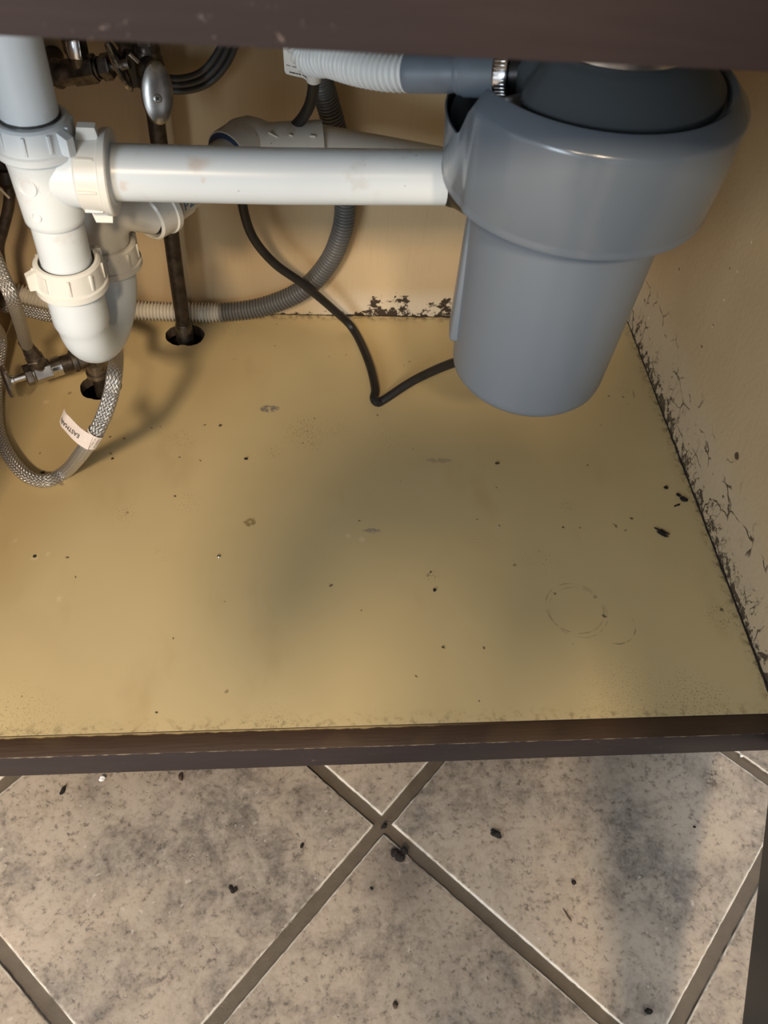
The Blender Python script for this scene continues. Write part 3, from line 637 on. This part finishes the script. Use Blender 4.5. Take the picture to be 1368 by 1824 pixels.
def stroke(u0_, u1_, v, th, wig=0):
    n_ = max(1, int((u1_-u0_)/.05))
    for k in range(n_):
        if wig and rnd.random() < .12: continue
        ua, ub = u0_+(u1_-u0_)*k/n_, u0_+(u1_-u0_)*(k+(.92 if wig else 1))/n_; w_ = th*(1+(rnd.random()-.5)*wig)
        q = [tagp(ua, v-w_, .0003), tagp(ub, v-w_, .0003), tagp(ub, v+w_, .0003), tagp(ua, v+w_, .0003)]; bm.faces.new([bm.verts.new(x) for x in q])
stroke(.08, .99, .285, .009, .5); stroke(.52, .99, .185, .016, .8); stroke(.18, .99, .095, .016, .8); stroke(.32, .99, .545, .008); stroke(.40, .66, .70, .016, .8); stroke(.42, .66, .60, .014, .8); stroke(.60, .99, .46, .014, .8); stroke(.75, .99, .37, .014, .8)
for v0 in (.56, .66, .76, .86): 
    q = [tagp(.32, v0-.02, .0003), tagp(.345, v0-.02, .0003), tagp(.345, v0+.09, .0003), tagp(.32, v0+.09, .0003)]; bm.faces.new([bm.verts.new(x) for x in q])
obj('tag_print', bm, INK, tagm, smooth=False)

# ------------------------------------------------------------------ grey triple cable loop
gc = thing('cable_loop', atY(355, 147, .52), 'three charcoal cables curving together down the back board', 'cable')
for k in range(3):
    off = (k-1)*.0062
    pts = [(418, 40, 0), (410, 75, 0), (394, 110, .3), (372, 136, .8), (348, 149, 1), (318, 154, 1), (292, 151, 1), (262, 140, 1), (240, 120, 1)]
    ctr = atY(325, 75, .52); P = []
    for (x, y, q) in pts:
        p_ = atY(x, y-3, .535); dq = (p_-ctr); dq.y = 0; dq.normalize(); P.append(p_+dq*off)
    bm = B(); tube(bm, resample(catmull(P, 10), .003)[0], .0033, 14); obj('strand', bm, GREYCAB, gc)

# ------------------------------------------------------------------ right hand riser with its stop valve (oval handle facing out)
def hexprism(bm, o, axis, r, L, bev=.001):
    lathe(bm, o, axis, [(0, r-bev), (bev, r), (L-bev, r), (L, r-bev)], 6); return bm
def oval_handle(bm, c, n, up, a, b, t):
    n = Vector(n).normalized(); F = frame(c, n, up)
    rings = []
    for (q, s_) in ((-t, .80), (-t*.7, .95), (0, 1), (t*.6, .93), (t*1.0, .72), (t*1.25, .4), (t*1.3, .1)):
        rings.append([bm.verts.new(F @ Vector((a*s_*math.cos(2*PI*k/40), b*s_*math.sin(2*PI*k/40), q))) for k in range(40)])
    for i in range(len(rings)-1):
        for k in range(40): bm.faces.new((rings[i][k], rings[i][(k+1) % 40], rings[i+1][(k+1) % 40], rings[i+1][k]))
    bm.faces.new(rings[0][::-1]); bm.faces.new(rings[-1])
    return F
v2 = thing('water_riser', (-.172, .514, 0), 'dark brown water riser with a steel oval-handled stop valve on top', 'water pipe')
bm = B(); tube(bm, [(-.172, .5145, -.08), (-.172, .5145, .1), (-.171, .514, .2), (-.1705, .5135, .302)], .0086, 24); obj('riser_pipe', bm, BROWNPIPE, v2)
bm = B(); lathe(bm, (-.172, .5145, -.006), (0, 0, 1), [(0, .009), (0, .0108), (.016, .0105), (.026, .0095), (.027, .0086)], 24); obj('pipe_coupling', bm, BROWNMET, v2)
bm = B(); hexprism(bm, (-.1705, .5135, .298), (0, 0, 1), .0125, .016); lathe(bm, (-.1705, .5135, .312), (0, 0, 1), [(0, .0105), (.004, .0125), (.024, .0125), (.028, .010)], 28)
tube(bm, [(-.1705, .5135, .325), (-.168, .496, .325), (-.1665, .488, .3245)], .0085, 24); obj('valve_body', bm, BROWNMET, v2)
bm = B(); hexprism(bm, (-.1705, .5135, .339), (0, 0, 1), .0115, .012); tube(bm, [(-.1705, .5135, .345), (-.1705, .5135, .40), (-.172, .50, .45), (-.19, .46, .53)], .0055, 16); obj('outlet_nut', bm, BROWNMET, v2)
hcn = atY(280, 166, .474); nrm = (CAM-hcn).normalized(); nrm = (nrm+Vector((0, 0, -.10))).normalized()
bm = B(); F = oval_handle(bm, hcn, nrm, Vector((.06, 0, 1)), .0265, .0143, .0035); ho = obj('oval_handle', bm, STEEL, v2, 'steel oval handle with a cross-head screw')
bm = B(); tube(bm, [hcn-nrm*.002, Vector((-.1665, .492, .3245))], .004, 16); obj('valve_stem', bm, BROWNMET, v2)
bm = B(); lathe(bm, F @ Vector((-.004, 0, .0032)), nrm, [(0, .0042), (.0014, .0040), (.0019, .003), (.0019, .001)], 24); so = obj('screw', bm, STEEL, ho)
bm = B()
for xx in (Vector((1, 1, 0)), Vector((1, -1, 0))): obox(bm, F @ Vector((-.004, 0, .0051)), nrm, F.to_3x3() @ xx, (.0042, .0009, .0004), 0)
obj('screw_slot', bm, PUTTY, so)

# ------------------------------------------------------------------ upper left valve on a short horizontal pipe
v1 = thing('shutoff_valve', atY(150, 120, .49), 'tarnished horizontal stop valve with edge-on oval handle, high by the back board', 'valve')
pL, pR = atY(60, 137, .50), atY(105, 131, .497); axd = (atY(215, 117, .487)-atY(85, 135, .50)).normalized()
bm = B(); tube(bm, [pL-axd*.12, pL, pR], .0098, 24); tube(bm, [pL+Vector((.006, .0, 0)), pL+Vector((.006, .02, -.006)), pL+Vector((.006, .059, -.006))], .0095, 20); obj('supply_pipe', bm, BROWNPIPE, v1)
q = pR
bm = B(); lathe(bm, q-axd*.003, axd, [(0, .010), (.0006, .0128), (.0035, .0128), (.005, .0112), (.020, .0108)], 32); hexprism(bm, q+axd*.014, axd, .0125, .024); lathe(bm, q+axd*.038, axd, [(0, .008), (.001, .0095), (.003, .0095), (.004, .007)], 28); obj('valve_body', bm, BROWNMET, v1)
bm = B(); hexprism(bm, q+axd*.043, axd, .0115, .010); obj('packing_nut', bm, BROWNMET, v1)
bm = B(); tube(bm, [q+axd*.050, q+axd*.070], .0042, 20); obj('valve_stem', bm, STEEL, v1)
bm = B(); hc1 = atY(213, 118, .485); oval_handle(bm, hc1, (axd*1.0+Vector((0, .22, .10))), Vector((-.03, -.1, 1)), .024, .0135, .0026); obj('oval_handle', bm, CHROME, v1, 'steel oval handle seen nearly edge-on')
qo = q+axd*.022; bm = B(); tube(bm, [qo, qo+Vector((0, -.004, .018))], .0085, 24); hexprism(bm, qo+Vector((0, -.003, .016)), (0, -.1, 1), .0108, .016); obj('outlet_nut', bm, BROWNMET, v1)
bm = B(); tube(bm, [qo+Vector((0, -.004, .03)), qo+Vector((0, -.006, .09)), qo+Vector((-.005, -.02, .20))], .0062, 16); obj('outlet_tube', bm, BROWNPIPE, v1)
bm = B(); obox(bm, qo+Vector((.002, -.0135, .024)), (0, -1, .2), (1, 0, 0), (.011, .016, .006), .0015); obj('square_lug', bm, CHROME, v1, 'bright square chrome lug')
# black plastic knob beside it
kb = thing('pipe_fitting', atY(240, 112, .525), 'black plastic faceted pipe nut behind the oval handles', 'pipe fitting')
bm = B(); kc = atY(242, 111, .522); tube(bm, [kc, Vector((kc.x, YB, kc.z))], .010, 16); hexprism(bm, kc+Vector((0, .012, 0)), (.25, -1, -.2), .0225, .020, .003); obj('hex_nut', bm, BLACKPL, kb)
bm = B(); hexprism(bm, kc+Vector((-.002, .006, .012)), (.1, -.2, 1), .017, .03, .003); obj('cap', bm, BLACKPL, kb)
bm = B(); pb = atY(230, 96, .485); tube(bm, [pb, pb+Vector((.007, 0, -.007))], .0018, 10); obj('bright_pin', bm, CHROME, kb, 'small bright metal pin')

# ------------------------------------------------------------------ lower left valve, pipe in its hole, braided hose
v3 = thing('floor_stop_valve', (-.259, .4235, 0), 'tarnished stop valve on an elbow rising from the left floor hole', 'valve')
pz = Vector((-.259, .4235, -.07)); el = Vector((-.2595, .423, .047)); ax3 = (Vector((-.336, .386, .044))-el).normalized()
bm = B(); tube(bm, [pz, Vector((-.259, .4235, .02)), Vector((-.2592, .4232, .034))], .0076, 24); obj('riser_pipe', bm, BROWNPIPE, v3)
bm = B(); tube(bm, resample(catmull([(-.2592, .4233, .022), (-.2592, .4232, .036), el+ax3*.003+Vector((0, 0, .001)), el+ax3*.012, el+ax3*.021], 8), .002)[0], .0105, 28)
lathe(bm, (-.2592, .4233, .018), (0, 0, 1), [(0, .0095), (.001, .0122), (.006, .0122), (.007, .010)], 28); lathe(bm, el+ax3*.017, ax3, [(0, .0105), (.001, .0122), (.006, .0122), (.007, .010)], 28); obj('elbow', bm, BROWNMET, v3)
def vp(k): return el+ax3*k
bm = B(); tube(bm, [vp(.023), vp(.035)], .0095, 24); obj('pipe_nipple', bm, BROWNPIPE, v3)
bm = B(); lathe(bm, vp(.034), ax3, [(0, .0090), (.001, .0108), (.010, .0108), (.012, .0115), (.013, .0095)], 32); obj('coupling_nut', bm, CHROME, v3, 'chrome coupling nut')
bm = B(); hexprism(bm, vp(.045), ax3, .0112, .019); lathe(bm, vp(.0635), ax3, [(0, .007), (.0008, .0085), (.003, .0085), (.0035, .006)], 28); obj('valve_body', bm, STEEL, v3, 'faceted chrome valve body')
bm = B(); hexprism(bm, vp(.0655), ax3, .0118, .008); obj('packing_nut', bm, BROWNMET, v3)
bm = B(); tube(bm, [vp(.073), vp(.091)], .0042, 20); lathe(bm, vp(.085), ax3, [(0, .004), (.001, .0055), (.004, .0055), (.005, .004)], 20); obj('valve_stem', bm, CHROME, v3)
bm = B(); hh = vp(.0925); oval_handle(bm, hh, ax3+Vector((0, -.05, .10)), Vector((-.1, -.5, -1)), .0185, .0125, .0028); obj('oval_handle', bm, STEEL, v3, 'steel oval handle seen edge-on')
outp = vp(.055); hd = (atD(45, 598, .735)-atD(62, 640, .745)).normalized()
u1 = outp+Vector((0, 0, .004)); hdir = Vector((-.16, -.10, 1)).normalized()
bm = B(); tube(bm, [outp, outp+hdir*.014], .0078, 24); hexprism(bm, outp+hdir*.010, hdir, .0105, .011); obj('compression_nut', bm, BROWNMET, v3)
sh = thing('supply_hose', outp+hdir*.02, 'thin braided steel supply hose rising from the lower stop valve', 'hose')
e0 = outp+hdir*.019; pts = [e0, e0+hdir*.028, atD(26, 543, .735), atD(4, 490, .71), atD(-22, 430, .68), atD(-50, 360, .65), atD(-80, 280, .62)]
for p_ in pts: p_.x = max(p_.x, XL+.012)
pts += [Vector((-.362, .262, .44)), Vector((-.350, .27, .50)), Vector((-.345, .275, .574))]
bm = B(); lathe(bm, e0, hdir, [(0, .0068), (.001, .0082), (.010, .0078), (.016, .0066), (.026, .0066), (.027, .005)], 28); obj('ferrule', bm, BROWNMET, sh)
bm = B(); tube(bm, resample(catmull([e0+hdir*.020]+pts[2:], 12), .002)[0], .0062, 20); obj('braided_tube', bm, BRAID, sh)
# dark bent pipe at the far left
dp = thing('bent_water_tube', atY(10, 300, .50), 'thin dark bent water tube at the far left of the back board', 'water pipe')
P = [atY(-25, 262, .50), atY(2, 285, .50), atY(12, 305, .495), atY(17, 335, .49), atY(15, 370, .485), atY(5, 410, .48), atY(-2, 440, .48), atY(2, 475, .48), atY(8, 505, .485), atY(0, 540, .50)]
bm = B(); tube(bm, resample(catmull(P, 8), .003)[0], .0056, 16, rf=lambda s, i: .0056); obj('tube', bm, BROWNPIPE, dp)
bm = B(); ax = (P[2]-P[0]).normalized(); hexprism(bm, atY(-6, 285, .50), ax, .013, .022); lathe(bm, atY(11, 300, .495), (P[3]-P[2]), [(0, .009), (.002, .0115), (.014, .011), (.018, .007)], 24); obj('tube_nut', bm, BROWNPIPE, dp)
bm = B(); P = [atY(-12, 322, .47), atY(2, 338, .468), atY(17, 353, .466)]; tube(bm, P, .0013, 8)
setp(obj('wire_end', bm, simple('pale_wire', (.5, .42, .32), .4)), 'short pale stiff wire end beside the dark bent tube', 'wire')

# ------------------------------------------------------------------ big braided hose loop with its tag
P = [atY(-60, 546, .515), atY(-10, 545, .508), atY(36, 551, .50), atY(80, 561, .49), atY(120, 567, .475), atY(165, 572, .45), atY(198, 592, .415), atY(207, 628, .385), atD(205, 660, .765), atD(197, 705, .757), atD(182, 748, .757), atD(158, 790, .765), atZ(120, 837, .0125), atZ(84, 856, .0078), atZ(48, 848, .0078), atZ(16, 812, .0078), atZ(-4, 765, .0078), atZ(-8, 712, .010), atZ(-6, 665, .02), atZ(0, 600, .04), atY(-30, 560, .42), atY(-60, 500, .44), Vector((-.37, .455, .30)), Vector((-.365, .46, .45)), Vector((-.36, .46, .574))]
for p_ in P: p_.x = max(p_.x, XL+.009)
BL = resample(catmull(P, 12), .0025)[0]
bh = thing('braided_hose', atZ(84, 856, 0), 'thick braided steel hose looping down onto the tan shelf at left', 'hose')
bm = B(); tube(bm, BL, .0070, 24); obj('braided_tube', bm, BRAID, bh)
# EASTMAN flag
tc = min(BL, key=lambda q_: (atD(165, 777, (q_-CAM).dot(cf))-q_).length); i = BL.index(tc); tn = (BL[i+1]-BL[i-1]).normalized()
vw = (CAM-tc).normalized(); vw = (vw-tn*vw.dot(tn)).normalized(); lat = tn.cross(vw)
bm = B(); rr = []
for k in range(-12, 13):
    t = k/12*PI*.62; rr.append(vw*math.cos(t)+lat*math.sin(t))
e = [[bm.verts.new(tc+d_*q_+tn*s_) for d_ in rr] for s_, q_ in ((-.0085, .0077), (.0085, .0077))]
for k in range(24): bm.faces.new((e[0][k], e[0][k+1], e[1][k+1], e[1][k]))
sgn = 1 if (atD(115, 750, .75)-tc).dot(lat) > 0 else -1
endp = atD(113, 750, (tc-CAM).dot(cf)-.004); base = tc+vw*.0079+lat*sgn*.001; fl = (endp-base); flx = fl.normalized(); fn = flx.cross(tn).normalized(); fn = fn if fn.dot(vw) > 0 else -fn; fy = fn.cross(flx)
L_ = .038; hw = .0085
Fg = frame(base, fn, flx)
g0 = []
for side in (0, -.0005):
    row = []
    for i_ in range(13):
        u = i_/12; bend = .0014*math.sin(u*PI*1.2)-.0035*smoothstep(.85, 1.0, u)
        tap = hw*(1-.10*u)
        row.append([bm.verts.new(Fg @ Vector((u*L_-.002, s_*tap+(.0009*math.sin(u*6)), bend+side))) for s_ in (-1, 0, 1)])
    g0.append(row)
for row in g0:
    for a in range(12):
        for b_ in range(2): bm.faces.new((row[a][b_], row[a+1][b_], row[a+1][b_+1], row[a][b_+1]))
for b_ in (0, 2):
    for a in range(12): bm.faces.new((g0[0][a][b_], g0[0][a+1][b_], g0[1][a+1][b_], g0[1][a][b_]))
for a in (0, 12):
    for b_ in range(2): bm.faces.new((g0[0][a][b_], g0[0][a][b_+1], g0[1][a][b_+1], g0[1][a][b_]))
tgo = obj('hose_tag', bm, simple('pinkish_white_paper_tag', (.66, .56, .49), .4, 0, .06), bh, 'white paper tag printed EASTMAN')
bm = text_mesh('EASTMAN', .0066)
for v in bm.verts:
    x_ = v.co.x*.84+.0215; u = (x_+.002)/L_; b_ = .0014*math.sin(u*PI*1.2)-.0035*smoothstep(.85, 1.0, u)
    v.co = Fg @ Vector((x_, v.co.y*.95+.0012, b_+.0004+v.co.z))
obj('tag_lettering', bm, INK, tgo, smooth=False)
bm = B(); rnd = random.Random(5)
for row_ in range(3):
    for k in range(9):
        if rnd.random() < .2: continue
        t = -.75+row_*.42; th_ = .0006
        s0 = -.006+k*.0013
        q4 = []
        for (tt, ss_) in ((t-.05, s0), (t+.05, s0), (t+.05, s0+.0009), (t-.05, s0+.0009)):
            q4.append(bm.verts.new(tc+(vw*math.cos(tt)+lat*math.sin(tt))*.0079+tn*ss_))
        bm.faces.new(q4)
obj('tag_small_print', bm, simple('grey_print', (.22, .18, .17), .5), tgo, smooth=False)

# ------------------------------------------------------------------ crumbs, flakes and screws
def crumb(name, px, py, z, r, mat, label, cat, sd, stretch=(1, 1, .5), rot=0, lumps=1, group=None):
    bm = B(); c = atZ(px, py, z); rn = random.Random(sd)
    for L in range(lumps):
        off = Vector((rn.uniform(-1, 1), rn.uniform(-1, 1), 0))*r*(0 if lumps == 1 else .9); k0 = len(bm.verts)
        g_ = bmesh.ops.create_icosphere(bm, subdivisions=3, radius=r*(1 if lumps == 1 else rn.uniform(.45, .75)))
        M = Matrix.Rotation(rot, 3, 'Z')
        for v in g_['verts']:
            q_ = Vector((v.co.x*stretch[0], v.co.y*stretch[1], v.co.z*stretch[2])); n_ = 1+.45*noise.noise(v.co/r*1.3+Vector((sd*3.1, L*5, 0)))+.2*noise.noise(v.co/r*3.5+Vector((sd, 0, L)))
            v.co = (M @ (q_*n_))+off
    lo = min(v.co.z for v in bm.verts)
    for v in bm.verts: v.co += Vector((c.x, c.y, z-lo-.0001))
    return setp(obj(name, bm, mat, ang=50), label, cat, group)
CR = simple('dark_crumb', (.012, .009, .007), .95, 0, .4, 300); CB = simple('brown_crumb', (.05, .028, .014), .7, 0, .4, 300); CW = simple('white_chip', (.80, .78, .74), .4)
crumb('crumb', 883, 1487, TZ, .0036, CR, 'oblong black crumb on the tile right of the grout crossing', 'crumb', 1, (1.6, .9, .7), -.5)
crumb('crumb', 711, 1526, TZ, .0058, CR, 'largest clumpy black crumb, just below the grout crossing', 'crumb', 2, (1, 1, .6), 0, 6)
crumb('paint_flake', 418, 1586, TZ, .0040, CR, 'dark notched flake in the middle of the left tile', 'paint flake', 3, (.9, 1.2, .35), .4, 3)
crumb('crumb', 684, 1473, TZ-.002, .0027, CR, 'small black crumb lying in the grout crossing', 'crumb', 4, (1.2, .8, .8), .9)
crumb('crumb', 112, 1409, TZ, .0026, CR, 'curved dark crumb near the left under the brown rail', 'crumb', 5, (.7, 1.8, .6), -.3)
crumb('plaster_chip', 183, 1388, TZ, .0028, CW, 'small bright white chip on the tile below the brown rail', 'chip', 6, (1.1, .9, .7))
crumb('crumb', 322, 1385, TZ, .0023, CB, 'upright brown crumb on the tile touching the view of the rail', 'crumb', 7, (.8, 1.7, .7), .1)
crumb('crumb', 1021, 1573, TZ, .0022, CR, 'round black crumb in the middle of the right tile', 'crumb', 8, (1, 1, .8))
crumb('crumb', 660, 1581, TZ, .0018, CR, 'tiny black crumb below and left of the clumpy one', 'crumb', 9, (1, 1.1, .8), 0, 3)
crumb('crumb', 1154, 1802, TZ, .0026, CR, 'dark crumb near the bottom right of the picture', 'crumb', 10, (1.3, .9, .7))
crumb('crumb', 1237, 1473, TZ, .0013, CR, 'tiny dark crumb near the lit right side of the tile', 'crumb', 11)
crumb('crumb', 538, 1507, TZ, .0019, CR, 'small dark crumb near the right corner of the left tile', 'crumb', 15, (.8, 1.3, .6), -.4)
crumb('splinter', 1011, 1631, TZ, .0016, CB, 'thin brown splinter below the round black crumb', 'splinter', 12, (.5, 4.0, .4), .45)
crumb('crumb', 704, 1790, TZ, .0022, CB, 'brown crumb at the bottom middle of the picture', 'crumb', 13, (.9, 1.2, .7))
crumb('plaster_chip', 1320, 1347, TZ, .0016, CW, 'tiny white chip in the far right grout line', 'chip', 14)
crumb('paint_flake', 1180, 948, 0, .0040, CR, 'ragged black paint flake near the right side board', 'paint flake', 21, (2.3, .5, .25), -.75, 4)
crumb('paint_flake', 1214, 888, 0, .0048, CR, 'broad black paint flake touching the seam of the right side board', 'paint flake', 22, (1, 1, .25), .2, 4)
crumb('paint_flake', 1206, 902, 0, .0024, CR, 'small black paint flake just below the broad one', 'paint flake', 23, (1.4, .7, .3), .3, 2)
crumb('paint_flake', 1186, 869, 0, .0022, CR, 'rounded black paint flake above the broad one', 'paint flake', 24, (1.1, 1, .4))
crumb('crumb', 887, 828, 0, .0021, CB, 'brown speck of dirt in front of the disposer', 'crumb', 25, (1.3, .9, .5), 0, 3)
crumb('crumb', 774, 1052, 0, .0015, CR, 'round black speck at the middle of the tan shelf', 'crumb', 26, (1, 1.2, .6))
crumb('crumb', 438, 818, 0, .0015, CR, 'black speck left of centre on the tan shelf', 'crumb', 27, (1.3, .9, .6))
for (px, py, r, lab) in ((390, 991, .0019, 'shiny round screw head left of centre in the tan shelf'), (888, 938, .0011, 'tiny bright nail head in front of the disposer')):
    bm = B(); lathe(bm, atZ(px, py, -.0002), (0, 0, 1), [(0, r), (.0006, r), (.0011, r*.7), (.0012, r*.2)], 20); setp(obj('screw_head', bm, CHROME), lab, 'screw')
bm = B(); lathe(bm, atZ(62, 991, -.0002), (0, 0, 1), [(0, .0018), (.0005, .0018), (.0008, .0012), (.0008, .0003)], 20); setp(obj('nail_head', bm, PUTTY), 'dark nail head with chipped rim at left of the tan shelf', 'nail')

# ------------------------------------------------------------------ the person kneeling at the cabinet and taking the picture (they shade the lamps behind)
pr_ = thing('person', (-.03, -1.0, TZ), 'person kneeling in front of the cabinet in a dark jumper, holding up a phone', 'person')
def skin_body(name, verts, edges, mat, root, parent, sub=2):
    me = bpy.data.meshes.new(name); me.from_pydata([v[:3] for v in verts], [], [])
    me.clear_geometry(); me.from_pydata([v[:3] for v in verts], edges, [])
    o = bpy.data.objects.new(name, me); COL.objects.link(o)
    md = o.modifiers.new('skin', 'SKIN'); md.use_smooth_shade = True; md.branch_smoothing = .3
    if not me.skin_vertices: bpy.context.view_layer.objects.active = o
    for i, v in enumerate(verts):
        sv = me.skin_vertices[0].data[i]; sv.radius = (v[3], v[4] if len(v) > 4 else v[3]); sv.use_root = (i == root)
    ms = o.modifiers.new('sub', 'SUBSURF'); ms.levels = sub; ms.render_levels = sub
    dg = bpy.context.evaluated_depsgraph_get(); dg.update(); nm = bpy.data.meshes.new_from_object(o.evaluated_get(dg)); bpy.data.objects.remove(o)
    bm = B(); bm.from_mesh(nm); return obj(name, bm, mat, parent, ang=180)
SKIN = simple('skin', (.50, .30, .21), .5, 0, .06); CLOTH = simple('dark_blue_jumper', (.035, .045, .07), .85, 0, .2, 200); DENIM = simple('denim', (.06, .08, .14), .9, 0, .2, 200); HAIR = simple('dark_hair', (.03, .02, .014), .6, 0, .3, 200)
pc_ = CAM-cf*.012-cu*.052+cr*.0; X0 = -.03
V = [(X0, -1.02, .29, .15, .12), (X0, -.985, .41, .165, .13), (X0, -.91, .56, .17, .13), (X0, -.80, .715, .175, .12), (X0, -.69, .835, .15, .095), (X0, -.625, .865, .060, .055), (X0, -.585, .865, .055, .055), (X0, -.555, .855, .070, .080), (X0, -.535, .875, .072, .080), (X0, -.545, .895, .050, .050)]
Ed = [(i, i+1) for i in range(9)]
hand = {}
for sg in (-1, 1):
    k = len(V); hx = pc_+cr*(sg*.055)-cu*.035-cf*.012
    V += [(X0+sg*.145, -.685, .865, .075), (X0+sg*.190, -.665, .850, .068), (X0+sg*.210, -.60, .72, .050), (X0+sg*.205, -.54, .605, .043), (X0+sg*.15, -.455, .595, .036), (hx.x+sg*.022, hx.y-.055, hx.z-.062, .024), (hx.x+sg*.010, hx.y-.022, hx.z-.020, .020, .026), (hx.x, hx.y, hx.z+.012, .016, .030)]
    Ed += [(4, k)]+[(k+i, k+i+1) for i in range(7)]; hand[sg] = Vector(V[-1][:3])
    k = len(V); V += [(X0+sg*.10, -1.01, .24, .095), (X0+sg*.12, -.97, .10, .082), (X0+sg*.135, -.90, TZ+.075, .060), (X0+sg*.135, -.96, TZ+.055, .052), (X0+sg*.13, -1.10, TZ+.052, .050), (X0+sg*.12, -1.24, TZ+.042, .036), (X0+sg*.12, -1.34, TZ+.034, .034), (X0+sg*.12, -1.41, TZ+.026, .024)]
    Ed += [(0, k)]+[(k+i, k+i+1) for i in range(7)]
body = skin_body('body', V, Ed, CLOTH, 0, pr_)
body.data.materials.append(SKIN); body.data.materials.append(DENIM)
for f in body.data.polygons:
    c = f.center
    f.material_index = 1 if (c.y > -.61 and abs(c.x-X0) < .10 and c.y < -.43) or (c.y > -.43) else (2 if c.z < .33 else 0)
# face and hair on the head
hc_ = Vector((X0, -.545, .855))
def skull(sx_, sy_, sz_, cut=None, jit=0):
    bm = B(); g_ = bmesh.ops.create_uvsphere(bm, u_segments=40, v_segments=28, radius=1)
    for v in g_['verts']: v.co = Vector((v.co.x*sx_, v.co.y*sy_, v.co.z*sz_))*(1+jit*noise.noise(v.co*6))
    return bm
bm = skull(.084, .104, .112, None, .05)
for v in list(bm.verts):
    if v.co.y > .035 and v.co.z < .045 or v.co.z < -.055: v.co *= .80
bmesh.ops.translate(bm, verts=bm.verts, vec=hc_+Vector((0, -.008, .012))); obj('hair', bm, HAIR, pr_)
fd = Vector((0, .92, -.38)).normalized(); fu = Vector((0, .38, .92)).normalized(); fx = Vector((1, 0, 0))
def fp(x, y, z): return hc_+fx*x+fu*y+fd*z
bm = B(); tube(bm, [fp(0, .012, .070), fp(0, -.004, .090), fp(0, -.020, .098), fp(0, -.026, .084)], .010, 14, rf=lambda s, i: (.006, .008, .011, .009)[i]); obj('nose', bm, SKIN, pr_)
for sg in (-1, 1):
    bm = B(); bmesh.ops.create_uvsphere(bm, u_segments=20, v_segments=14, radius=.012); bmesh.ops.translate(bm, verts=bm.verts, vec=fp(sg*.030, .008, .058)); obj('eye', bm, WHITETAG, pr_)
    bm = B(); lathe(bm, hc_+fx*sg*.074, (sg, -.3, 0), [(0, .008), (.004, .022), (.010, .026), (.012, .020), (.006, .010)], 24); obj('ear', bm, SKIN, pr_)
bm = B(); tube(bm, [fp(-.024, -.050, .074), fp(0, -.048, .086), fp(.024, -.050, .074)], .005, 12, rf=lambda s, i: (.002, .0055, .002)[i]); obj('mouth', bm, simple('lips', (.40, .16, .13), .5), pr_)
for sg in (-1, 1):
    h_ = hand[sg]
    for k, (ln, up_) in enumerate(((.062, .020), (.070, .006), (.066, -.009), (.052, -.023))):
        st = h_+cu*(up_+.004)+cf*.004; a_ = st+cf*.018+cr*(sg*.004); b_ = a_+cf*.010-cr*sg*(ln*.35); c_ = b_-cr*sg*(ln*.30)-cf*.003
        if k == 0: b_ = a_+cf*.004-cr*sg*.012; c_ = b_-cr*sg*.008
        bm = B(); tube(bm, resample(catmull([st-cf*.012, st, a_, b_, c_], 6), .004)[0], .0085, 14, rf=lambda s, i: max(.0055, .0095-.045*s)); obj('finger', bm, SKIN, pr_)
    bm = B(); st = h_-cf*.006-cu*.012; tube(bm, resample(catmull([st, st-cf*.012+cu*.012-cr*sg*.006, st-cf*.012+cu*.034-cr*sg*.018, st-cf*.010+cu*.048-cr*sg*.026], 6), .004)[0], .010, 14, rf=lambda s, i: max(.0065, .0115-.06*s)); obj('thumb', bm, SKIN, pr_)
ph = thing('phone', pc_, 'black phone held up by the kneeling person', 'phone')
bm = B(); obox(bm, pc_, cf, cr, (.074, .150, .008), .003, 3); obj('phone_body', bm, BLACKPL, ph)
bm = B(); obox(bm, pc_-cf*.0042, cf, cr, (.069, .143, .0004), 0); obj('screen', bm, simple('dark_glass', (.02, .02, .022), .08), ph)
bm = B(); lathe(bm, CAM-cf*.0082+cr*.0, cf, [(0, .006), (.0012, .0075), (.0016, .0055), (.001, .003)], 28); obj('lens', bm, CHROME, ph)
